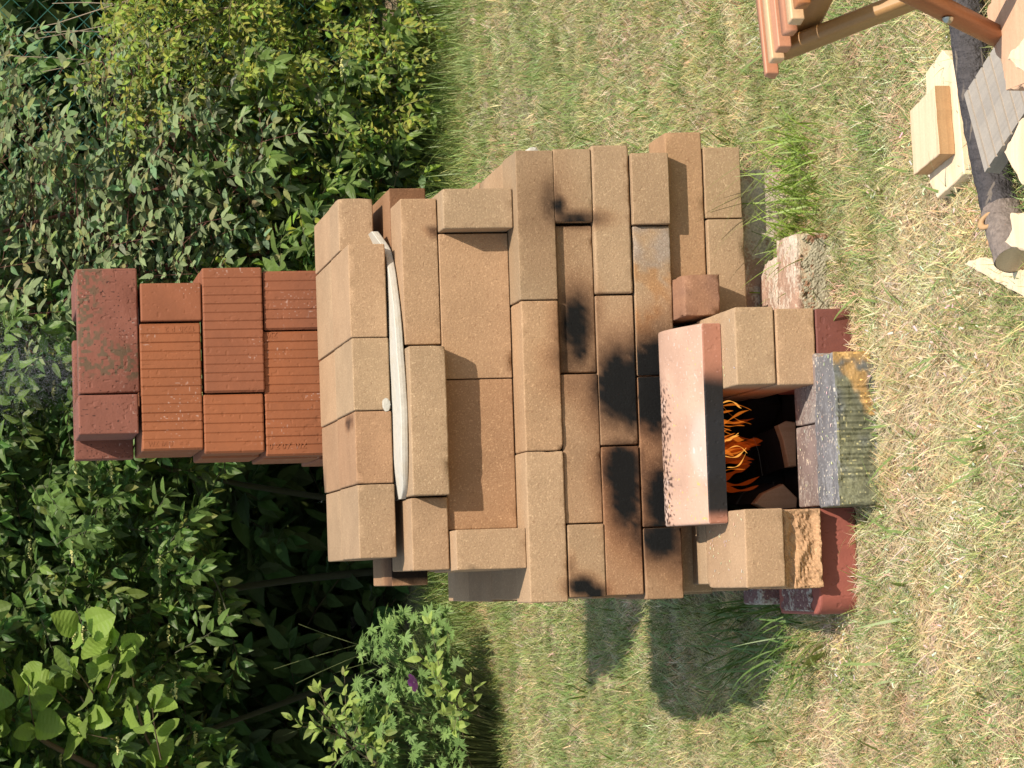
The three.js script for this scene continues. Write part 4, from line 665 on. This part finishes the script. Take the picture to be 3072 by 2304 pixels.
// ---------------------------------------------------------------- fire, firewood, loose bricks
{
  const fire = base('fire', [-0.14, 0, 0.05]); tag(fire, 'orange flames burning inside the mouth of the kiln', 'fire');
  const fm = (c, k, o) => new THREE.MeshStandardMaterial({ color: 0x000000, emissive: new THREE.Color().setRGB(...c), emissiveIntensity: k, roughness: 1, side: THREE.DoubleSide, transparent: o < 1, opacity: o, depthWrite: false });
  const hot = fm([1, 0.42, 0.07], 1.05, 0.75), mid = fm([1, 0.24, 0.02], 0.7, 0.5), dim = fm([0.85, 0.1, 0.006], 0.36, 0.28), R = rng(201);
  const tongue = (x, y, z, h, w, lean, mat, s, wig) => { // rising ribbon of flame, twisted about its own line
    const P = [], n = 20, L = [], N = []; for (let i = 0; i <= n; i++) { const t = i / n, c = V3(x + lean * t + wig * Math.sin(t * 4.2 + s) * (0.3 + t), y + h * t, z + 0.01 * Math.sin(t * 4 + s * 2)), ww = w * Math.pow(Math.sin(Math.PI * (0.02 + 0.98 * Math.pow(t, 0.75))), 0.9) * (0.75 + 0.45 * Math.sin(t * 12 + s * 3)), tw = 0.9 * Math.sin(t * 3.5 + s); L.push([c, ww, tw]); }
    for (let i = 0; i < n; i++) { const [a, u, ta] = L[i], [b, v, tb] = L[i + 1], q = [V3(a.x - u * Math.cos(ta), a.y, a.z - u * Math.sin(ta)), V3(a.x + u * Math.cos(ta), a.y, a.z + u * Math.sin(ta)), V3(b.x + v * Math.cos(tb), b.y, b.z + v * Math.sin(tb)), V3(b.x - v * Math.cos(tb), b.y, b.z - v * Math.sin(tb))]; for (const k of [0, 1, 2, 0, 2, 3]) { P.push(q[k].x, q[k].y, q[k].z); N.push(0, 0, 1); } }
    mesh('flame', geoOf(P, N), mat, fire);
  };
  for (let i = 0; i < 14; i++) tongue(rr(R, -0.085, 0.075), rr(R, 0.08, 0.13), rr(R, -0.06, 0.0), rr(R, 0.07, 0.12), rr(R, 0.005, 0.01), rr(R, -0.03, 0.03), dim, i * 1.7, 0.011);
  for (let i = 0; i < 19; i++) tongue(rr(R, -0.03, 0.075), rr(R, 0.11, 0.15), rr(R, -0.02, 0.03), rr(R, 0.05, 0.09), rr(R, 0.0012, 0.0042), rr(R, -0.03, 0.03), mid, i * 2.3, 0.009);
  for (let i = 0; i < 7; i++) tongue(rr(R, -0.01, 0.075), rr(R, 0.125, 0.155), rr(R, 0.0, 0.04), rr(R, 0.03, 0.05), rr(R, 0.0012, 0.0028), rr(R, -0.03, 0.03), hot, i * 3.1, 0.007);
  const l = new THREE.PointLight(0xff7a1e, 0.004, 2, 2); l.name = 'fire_light'; l.position.set(0.02, 0.14, 0.085); l.castShadow = true; fire.add(l);
}
function splitLog(name, label, pos, rot, prof, len, bark, end, group) { // wedge of split wood, extruded along its length
  const t = base(name, pos); t.rotation.set(...rot); tag(t, label, 'firewood', group);
  const s = new THREE.Shape(); prof.forEach(([x, y], i) => i ? s.lineTo(x, y) : s.moveTo(x, y)); s.closePath();
  const g = new THREE.ExtrudeGeometry(s, { depth: len, steps: 10, bevelEnabled: true, bevelSize: 0.0015, bevelThickness: 0.0015, bevelOffset: -0.0015, bevelSegments: 1 }), p = g.attributes.position;
  for (let i = 0; i < p.count; i++) { const z = p.getZ(i), k = 0.0025; p.setX(i, p.getX(i) + k * noise(p.getX(i) * 60, p.getY(i) * 60, z * 18)); p.setY(i, p.getY(i) + k * noise(p.getY(i) * 60, z * 18, p.getX(i) * 60)); }
  let q = g.index ? g.toNonIndexed() : g; q.computeVertexNormals(); q = metricUV(q, pos[0], pos[2], 1); mesh('wood', q, bark, t); return t;
}
const CHAR = new THREE.MeshStandardMaterial({ color: 0x0d0b0a, roughness: 1 });
// burnt logs with a pale end still standing out of the char
const logs = [['pale flat split log lying right in the fire mouth', [-0.13, 0.03, 0.02], 0.06, [[-0.036, 0.003], [0.039, 0.001], [0.04, 0.017], [0.034, 0.033], [0.008, 0.025], [-0.036, 0.017]]], ['pale three sided split log at the left of the fire mouth', [-0.215, 0.034, 0.02], -0.03, [[-0.02, 0.002], [-0.002, 0], [0.023, 0.022], [0.007, 0.06], [-0.011, 0.074], [-0.022, 0.05]]]];
for (const [label, pos, turn, prof] of logs) { const t = splitLog('firewood', label, pos, [0, turn, 0], prof, 0.022, DIMWOOD); const c = splitLog('firewood', 'x', [0, 0, 0], [0, 0, 0], prof.map(([x, y]) => [x * 0.97, y * 0.97 - 0.0003]), 0.19, CHAR); scene.remove(c); const body = c.children[0]; body.name = 'charred_body'; body.position.z = -0.192; t.add(body); }
splitLog('firewood', 'charred log deep in the fire behind the pale wood', [-0.11, 0.05, -0.25], [0, 0.5, 0.1], [[-0.05, -0.015], [0.05, -0.015], [0.03, 0.03], [-0.035, 0.035]], 0.2, CHAR);
{ // grooved old brick as doorstep
  const t = base('doorstep_brick', [-0.1205, 0, 0.343], 0.004); tag(t, 'mossy grey grooved brick lying as doorstep before the fire', 'brick');
  const w = 0.24, h = 0.071, d = 0.114, g = brickGeo(w, h, d, { seg: 0.0035, r: 0.005, rough: 0.8, seed: 950, uv: false }), p = g.attributes.position;
  const cols = 27, rowsN = 8;
  for (let i = 0; i < p.count; i++) { const x = p.getX(i), y = p.getY(i), z = p.getZ(i); if (z < d / 2 - 0.001) continue;
    const inF = smooth(-0.086, -0.08, x) * smooth(0.072, 0.066, x) * smooth(-0.03, -0.027, y) * smooth(0.03, 0.026, y); const u = ((x + 0.084) / 0.15) * cols, cell = Math.abs(u - Math.round(u)); p.setZ(i, z - inF * 0.0022 * (cell < 0.22 ? 0 : 1) - 0.0016 * smooth(0, 0.3, fbm(x * 40, y * 40, 3))); }
  let q = metricUV(g, 0.3, 0.1); q.computeVertexNormals();
  paint(q, (x, y, z, nx, ny, nz) => { if (ny > 0.5) return [1.0, 1.03, 1.08]; const o = smooth(0.0, 0.2, fbm(x * 16 + 2, y * 22, 1, 4) + (x > 0.02 ? (x - 0.02) * 3.2 : -0.25) - Math.abs(y + 0.012) * 6), gr = smooth(-0.3, 0.2, fbm(x * 22, y * 22, 7, 3) + 0.1 - x * 2.2);
    const b = [0.75, 0.85, 0.9], m = [0.85, 0.9, 0.55], oc = [2.5, 1.6, 0.6]; return b.map((v, i) => lerp(lerp(v, m[i], gr), oc[i], o)); });
  const m = mesh('brick_body', q, SILLTOP, t); m.position.set(0, h / 2 - 0.001, 0);
}
function oldBrick(label, x0, x1, z0, z1, h, mats, seed, round) {
  const t = base('old_brick', [(x0 + x1) / 2, 0, (z0 + z1) / 2]); tag(t, label, 'brick');
  const w = x1 - x0, d = z1 - z0; let g = brickGeo(w, h, d, { seg: 0.007, r: round ? 0.008 : 0.005, rough: 1.3, seed, uv: false }); const p = g.attributes.position;
  for (let i = 0; i < p.count; i++) { let x = p.getX(i), y = p.getY(i), z = p.getZ(i); const k = 0.0022 * fbm(x * 22 + seed, y * 22, z * 22, 3) + 0.0008 * noise(x * 130, y * 130, z * 130); p.setY(i, y + k * (y > 0 ? 1 : 0)); p.setZ(i, z + k); if (round && x > w / 2 - 0.03 && z < 0) p.setX(i, x - 0.02 * smooth(0, -d / 2, z) * smooth(w / 2 - 0.03, w / 2, x)); }
  g = metricUV(g, seed * 0.1, 0); g.computeVertexNormals();
  const top = mesh('brick_body', paint(g, (x, y, z, nx, ny, nz) => nz > 0.6 && y < h / 2 - 0.006 && mats[1] ? [0.9, 0.85, 0.7] : [1.05, 1, 0.97]), mats[0], t); top.position.y = h / 2 - 0.001;
  if (mats[1]) { // crust of lichen grown on the front face
    const P = [], nx = 64, ny = 18, ix = []; for (let i = 0; i <= nx; i++) for (let j = 0; j <= ny; j++) { const X = lerp(-w / 2 + 0.008, w / 2 - 0.004, i / nx), Y = lerp(-0.002, h - 0.01, j / ny), k = fbm(X * 22, Y * 22, seed, 3) + 0.18, cr = k > 0 ? 0.0015 + 0.0045 * clamp(k * 1.5) + 0.003 * Math.abs(noise(X * 240, Y * 240, 2)) : -0.006; P.push(X, Y, d / 2 + 0.003 + cr); }
    for (let i = 0; i < nx; i++) for (let j = 0; j < ny; j++) { const a = i * (ny + 1) + j; ix.push(a, a + ny + 1, a + 1, a + 1, a + ny + 1, a + ny + 2); } let c = new THREE.BufferGeometry(); c.setAttribute('position', new THREE.Float32BufferAttribute(P, 3)); c.setIndex(ix); c = c.toNonIndexed(); c.computeVertexNormals(); mesh('lichen_crust', paint(metricUV(c), () => 1), mats[1], t);
  }
  return t;
}
oldBrick('old brick with a lichen covered front beside the right cheek', 0.02, 0.212, 0.072, 0.178, 0.062, [OLDPINK, LICHEN], 3, false);
oldBrick('whitened old brick with a rounded end behind the lichen covered one', 0.0, 0.186, -0.045, 0.066, 0.062, [OLDPINK], 8, true);

// ---------------------------------------------------------------- firewood and stool at the lower right
function offcut(name, label, corners, y0, y1, top, end, seed, cat = 'offcut') { // board with a plan outline, upright sides
  const cx = corners.reduce((s, c) => s + c[0], 0) / corners.length, cz = corners.reduce((s, c) => s + c[1], 0) / corners.length, t = base(name, [cx, y0, cz]); tag(t, label, cat);
  const s = new THREE.Shape(), R = rng(seed); const C = corners.map(([x, z]) => [x - cx, -(z - cz)]);
  C.forEach(([x, z], i) => { const [nx, nz] = C[(i + 1) % C.length]; if (!i) s.moveTo(x, z); for (let k = 1; k <= 8; k++) { const q = k / 8; if (i === C.length - 1 && k === 8) continue; s.lineTo(lerp(x, nx, q) + (k < 8 ? rr(R, -0.0012, 0.0012) : 0), lerp(z, nz, q) + (k < 8 ? rr(R, -0.0012, 0.0012) : 0)); } }); s.closePath();
  let g = new THREE.ExtrudeGeometry(s, { depth: y1 - y0 - 0.002, bevelEnabled: true, bevelSize: 0.001, bevelThickness: 0.001, bevelOffset: -0.001, bevelSegments: 1 }); g.rotateX(-Math.PI / 2); g.translate(0, 0.001, 0); g = metricUV(g, seed * 0.37, seed * 0.11);
  // side faces show end grain
  const nr = g.attributes.normal, groups = [[], []], pos = g.attributes.position, uv = g.attributes.uv; for (let i = 0; i < pos.count; i += 3) groups[Math.abs(nr.getY(i)) > 0.5 ? 0 : 1].push(i, i + 1, i + 2);
  groups.forEach((ix, k) => { const q = new THREE.BufferGeometry(), f = (a) => { const o = []; for (const i of ix) for (let c = 0; c < a.itemSize; c++) o.push(a.array[i * a.itemSize + c]); return new THREE.Float32BufferAttribute(o, a.itemSize); }; q.setAttribute('position', f(pos)); q.setAttribute('normal', f(nr)); q.setAttribute('uv', f(uv)); mesh(k ? 'sawn_edge' : 'board', q, k ? end : top, t); });
  return t;
}
offcut('plank_offcut', 'long pale plank offcut lying in the grass under a shorter one', [[0.372, 0.76], [0.392, 0.835], [0.366, 0.882], [0.205, 0.905], [0.187, 0.787], [0.214, 0.757]], 0.004, 0.022, PALE, PALE, 11);
offcut('plank_offcut', 'short thick plank offcut with an orange sawn edge, on the longer one', [[0.319, 0.752], [0.336, 0.864], [0.238, 0.873], [0.225, 0.758]], 0.0225, 0.046, PINE, PINEEND, 12);
{ // dark barked branch log
  const t = base('branch_log', [0, 0, 0]); tag(t, 'dark barked branch with a bare knotty end beside the plank offcuts', 'log');
  const c = new THREE.CatmullRomCurve3([V3(0.5, 0.028, 0.945), V3(0.385, 0.028, 0.972), V3(0.285, 0.027, 0.996), V3(0.2, 0.027, 1.03), V3(0.13, 0.029, 1.07), V3(0.062, 0.029, 1.112)]);
  const build = (t0, t1, rad, amp) => { const P = [], ix = [], n = 60, k = 28; for (let i = 0; i <= n; i++) { const q = lerp(t0, t1, i / n), p = c.getPoint(q), d = c.getTangent(q), u = V3(0, 1, 0), v = d.clone().cross(u).normalize(), w = v.clone().cross(d); for (let j = 0; j <= k; j++) { const a = j / k * 6.2832, r = rad(q) * (1 + amp * (0.5 * fbm(Math.cos(a) * 2, Math.sin(a) * 2, q * 14, 3) + 0.25 * noise(Math.cos(a) * 9, Math.sin(a) * 9, q * 40))); P.push(p.x + (v.x * Math.cos(a) + w.x * Math.sin(a)) * r, p.y + (v.y * Math.cos(a) + w.y * Math.sin(a)) * r, p.z + (v.z * Math.cos(a) + w.z * Math.sin(a)) * r); } } for (let i = 0; i < n; i++) for (let j = 0; j < k; j++) { const a = i * (k + 1) + j; ix.push(a, a + 1, a + k + 1, a + 1, a + k + 2, a + k + 1); } const g = new THREE.BufferGeometry(); g.setAttribute('position', new THREE.Float32BufferAttribute(P, 3)); g.setIndex(ix); g.computeVertexNormals(); return metricUV(g); };
  const barkT = texture(512, (u, v) => { const b = tn2(u, v, 40, 9, 401) * 0.5 + tn2(u, v, 120, 30, 402) * 0.5, l = smooth(0.8, 0.9, tn2(u, v, 5, 60, 403)); return [0.045, 0.041, 0.042].map((q, i) => lerp(q * (0.5 + b), [0.24, 0.2, 0.15][i], l * 0.5)); }, false, 0.25);
  const bareT = texture(512, (u, v) => { const b = tnoise(u, v, 60, 405) * 0.5 + tnoise(u, v, 160, 406) * 0.5; return [0.2, 0.165, 0.14].map((q, i) => lerp(q * (0.6 + 0.7 * b), [0.26, 0.13, 0.07][i], smooth(0.86, 0.93, tnoise(u, v, 30, 407)) * 0.8)); }, false, 0.25);
  const BARK = new THREE.MeshStandardMaterial({ map: barkT, bumpMap: roughBump, bumpScale: 0.005, roughness: 0.75 }), BARE = new THREE.MeshStandardMaterial({ map: bareT, bumpMap: roughBump, bumpScale: 0.004, roughness: 0.9 });
  mesh('bark', build(0, 0.8, (q) => 0.027, 0.22), BARK, t); mesh('bare_end', build(0.795, 1, (q) => 0.0285, 0.16), BARE, t);
  const cut = mesh('cut_face', metricUV(new THREE.CircleGeometry(0.0275, 28)), DIMWOOD, t), d = c.getTangent(1); cut.position.copy(c.getPoint(0.998)); cut.quaternion.setFromUnitVectors(V3(0, 0, 1), d);
  const k1 = mesh('knot', new THREE.TorusGeometry(0.008, 0.003, 8, 16).scale(1, 1.7, 1), PINEEND, t); k1.position.set(0.118, 0.054, 1.085); k1.rotation.set(-0.9, 0.2, 0.5);
  const st = mesh('stub', new THREE.CylinderGeometry(0.004, 0.006, 0.02, 10), PINEEND, t); st.position.set(0.088, 0.045, 1.075); st.rotation.set(-0.9, 0, -0.2);
}
{ // grey weathered board with sawn grooves, lying over the branch
  const P0 = V3(0.295, 0.066, 1.066), P1 = V3(0.181, 0.066, 1.132), P2 = V3(0.223, 0.05, 1.232), ax = P1.clone().sub(P0), wd = P2.clone().sub(P1), L = ax.length() , W = wd.length() + 0.03, t = base('grooved_board', [(P0.x + P2.x) / 2 + 0.006, 0.055, (P0.z + P2.z) / 2 + 0.014]); tag(t, 'grey grooved decking board lying over the branch beside split wood', 'board');
  const z = ax.normalize(), x0 = wd.normalize(), y = z.clone().cross(x0).normalize(), x = y.clone().cross(z); t.quaternion.setFromRotationMatrix(new THREE.Matrix4().makeBasis(x, y, z));
  const s = new THREE.Shape(), n = 6; s.moveTo(-W / 2, -0.011); s.lineTo(-W / 2, 0.011); for (let i = 0; i < n; i++) { const q = -W / 2 + (i + 0.5) * W / n; s.lineTo(q - 0.0022, 0.011); s.lineTo(q - 0.0014, 0.008); s.lineTo(q + 0.0014, 0.008); s.lineTo(q + 0.0022, 0.011); } s.lineTo(W / 2, 0.011); s.lineTo(W / 2, -0.011); s.closePath();
  const g = new THREE.ExtrudeGeometry(s, { depth: L, bevelEnabled: false }); g.translate(0, 0, -L / 2); mesh('board', metricUV(g), GREYWOOD, t);
  for (let i = 0; i < n; i++) { const m = mesh('groove', metricUV(new THREE.BoxGeometry(0.0026, 0.0008, L - 0.002)), PINE, t); m.position.set(-W / 2 + (i + 0.5) * W / n, 0.0085, 0); }
}
// split wood: rough pieces with a plan outline, torn sides and a grained top
function split(label, plan, y0, y1, mat, seed, tilt = 0) {
  const cx = plan.reduce((s, c) => s + c[0], 0) / plan.length, cz = plan.reduce((s, c) => s + c[1], 0) / plan.length, t = base('split_wood', [cx, y0, cz]); tag(t, label, 'split wood');
  const s = new THREE.Shape(), R = rng(seed), C = plan.map(([x, z]) => [x - cx, -(z - cz)]);
  C.forEach(([x, z], i) => { const [nx, nz] = C[(i + 1) % C.length]; if (!i) s.moveTo(x, z); for (let k = 1; k <= 9; k++) { if (i === C.length - 1 && k === 9) continue; const q = k / 9, j = k < 9 ? 0.0009 : 0; s.lineTo(lerp(x, nx, q) + rr(R, -j, j), lerp(z, nz, q) + rr(R, -j, j)); } }); s.closePath();
  const g = new THREE.ExtrudeGeometry(s, { depth: y1 - y0, steps: 4, bevelEnabled: true, bevelSize: 0.0015, bevelThickness: 0.0015, bevelOffset: -0.0015, bevelSegments: 1 }); g.rotateX(-Math.PI / 2);
  const p = g.attributes.position; for (let i = 0; i < p.count; i++) { const x = p.getX(i), y = p.getY(i), z = p.getZ(i), k = y / (y1 - y0); p.setX(i, x + 0.004 * noise(x * 60, y * 110, z * 60 + seed)); p.setZ(i, z + 0.004 * noise(x * 60 + 9, y * 110, z * 60)); p.setY(i, y + 0.002 * noise(x * 50, z * 50, seed) + k * tilt * x); }
  const q = g.index ? g.toNonIndexed() : g; q.computeVertexNormals(); mesh('wood', metricUV(q, cx, cz), mat, t); return t;
}
split('pale pointed splinter at the lower edge of the picture, left of the branch end', [[0.083, 0.878], [0.085, 0.919], [0.078, 0.982], [0.049, 1.102], [0.029, 1.17], [-0.01, 1.165], [0.014, 1.098]], 0.004, 0.017, PALE, 21);
split('small white split wedge lying over the bare end of the branch', [[0.109, 1.228], [0.101, 1.271], [0.093, 1.314], [0.048, 1.308], [0.057, 1.265], [0.074, 1.203], [0.086, 1.235]], 0.05, 0.077, PALE, 22);
split('rough split block between grooved board and small white wedge', [[0.194, 1.177], [0.23, 1.247], [0.221, 1.302], [0.134, 1.291], [0.145, 1.236]], 0.03, 0.062, PALE, 23);
split('large pinkish split log standing in the corner before the stool leg', [[0.287, 1.7], [0.276, 1.685], [0.25, 1.697], [0.228, 1.706], [0.208, 1.727], [0.18, 1.735], [0.172, 1.802], [0.192, 1.854], [0.266, 1.902], [0.32, 1.718]], 0.002, 0.262, PINKWOOD, 24);
split('narrow pale batten lying on the large pinkish log', [[0.213, 1.795], [0.208, 1.778], [0.185, 1.823], [0.175, 1.86], [0.214, 1.865], [0.22, 1.828]], 0.2635, 0.276, PALE, 25);
{ // folding stool of oiled hardwood slats
  const t = base('folding_stool', [0, 0, 0]); tag(t, 'folding wooden slat stool with crossed legs at the right edge', 'stool');
  const top = 0.5046, A = V3(0.2156, top, 1.6228), st = V3(0.0099, 0, 0.0273), run = V3(0.9765, 0, -0.2155);
  for (let i = 0; i < 7; i++) { const g = brickGeo(0.34, 0.0155, 0.0191, { seg: 0.3, r: 0.002, rough: 0.1, seed: 960 + i }), m = mesh('slat', metricUV(g, i * 0.7, i * 0.31), [TEAKPINK, TEAKCREAM, TEAKPINK, TEAKPINK, TEAKCREAM, TEAK, TEAKPINK, TEAKCREAM, TEAK][i], t); m.position.copy(A).addScaledVector(st, i).addScaledVector(run, 0.17 + (i % 2 ? 0.002 : 0)).add(V3(0, -0.00775, 0)); m.rotation.y = Math.atan2(0.2155, 0.9765); }
  const bar = (name, a, b, w, th, mat, axis) => { // board from a to b; th across the stool, w in the plane of the cross
    const d = b.clone().sub(a), L = d.length(), g = brickGeo(w, L, th, { seg: 0.4, r: 0.006, rough: 0.05, seed: 980 + Math.round(a.x * 100) }), m = mesh(name, metricUV(g, a.x * 3, 0, 1), mat, t), y = d.normalize(), z = axis.clone().addScaledVector(y, -axis.dot(y)).normalize(), x = y.clone().cross(z); m.quaternion.setFromRotationMatrix(new THREE.Matrix4().makeBasis(x, y, z)); m.position.copy(a).add(b).multiplyScalar(0.5); return m; };
  const side = st.clone().normalize(), P = (s, r, y) => A.clone().addScaledVector(side, s).addScaledVector(run, r).setY(y);
  for (const r of [0.037, 0.29]) bar('rail', P(-0.004, r, top - 0.037), P(0.19, r, top - 0.037), 0.037, 0.017, OLIVEWOOD, run);
  for (const r of [0.016, 0.31]) bar('leg', P(0.0244, r, 0.4933), P(0.47, r, 0.002), 0.029, 0.017, OLIVEWOOD, run);
  for (const r of [-0.003, 0.33]) bar('leg', P(0.2533, r, 0.486), P(-0.091, r, 0.002), 0.029, 0.017, TEAKRED, run);
  const bolt = mesh('bolt', new THREE.SphereGeometry(0.0065, 16, 8, 0, 6.3, 0, 1.57), new THREE.MeshStandardMaterial({ color: 0xb8b8a8, metalness: 1, roughness: 0.3 }), t); bolt.position.copy(P(0.147, -0.0118, 0.3366)); bolt.rotation.z = Math.PI / 2;
}
{ // thin smoke drifting from the chimney: a cloud of very small pale particles
  const R = rng(303), n = 15000, g = new THREE.TetrahedronGeometry(0.0006), im = new THREE.InstancedMesh(g, new THREE.MeshStandardMaterial({ color: new THREE.Color().setRGB(0.22, 0.24, 0.27), roughness: 1 }), n), M = new THREE.Matrix4(), gs = () => (R() + R() + R() + R() - 2) * 0.9;
  for (let i = 0; i < n; i++) { const t = Math.pow(R(), 0.8), w = 0.05 + 0.1 * t; M.makeRotationFromEuler(new THREE.Euler(R() * 6, R() * 6, R() * 6)); M.setPosition(0.08 + 0.02 * Math.sin(t * 5) + gs() * w - 0.02 * t, 1.2 + 0.32 * t, -0.86 + gs() * w); im.setMatrixAt(i, M); }
  im.name = 'smoke'; scene.add(im); tag(im, 'thin smoke drifting up from the chimney top', 'smoke', null, 'stuff');
}
renderer.render(scene, camera);
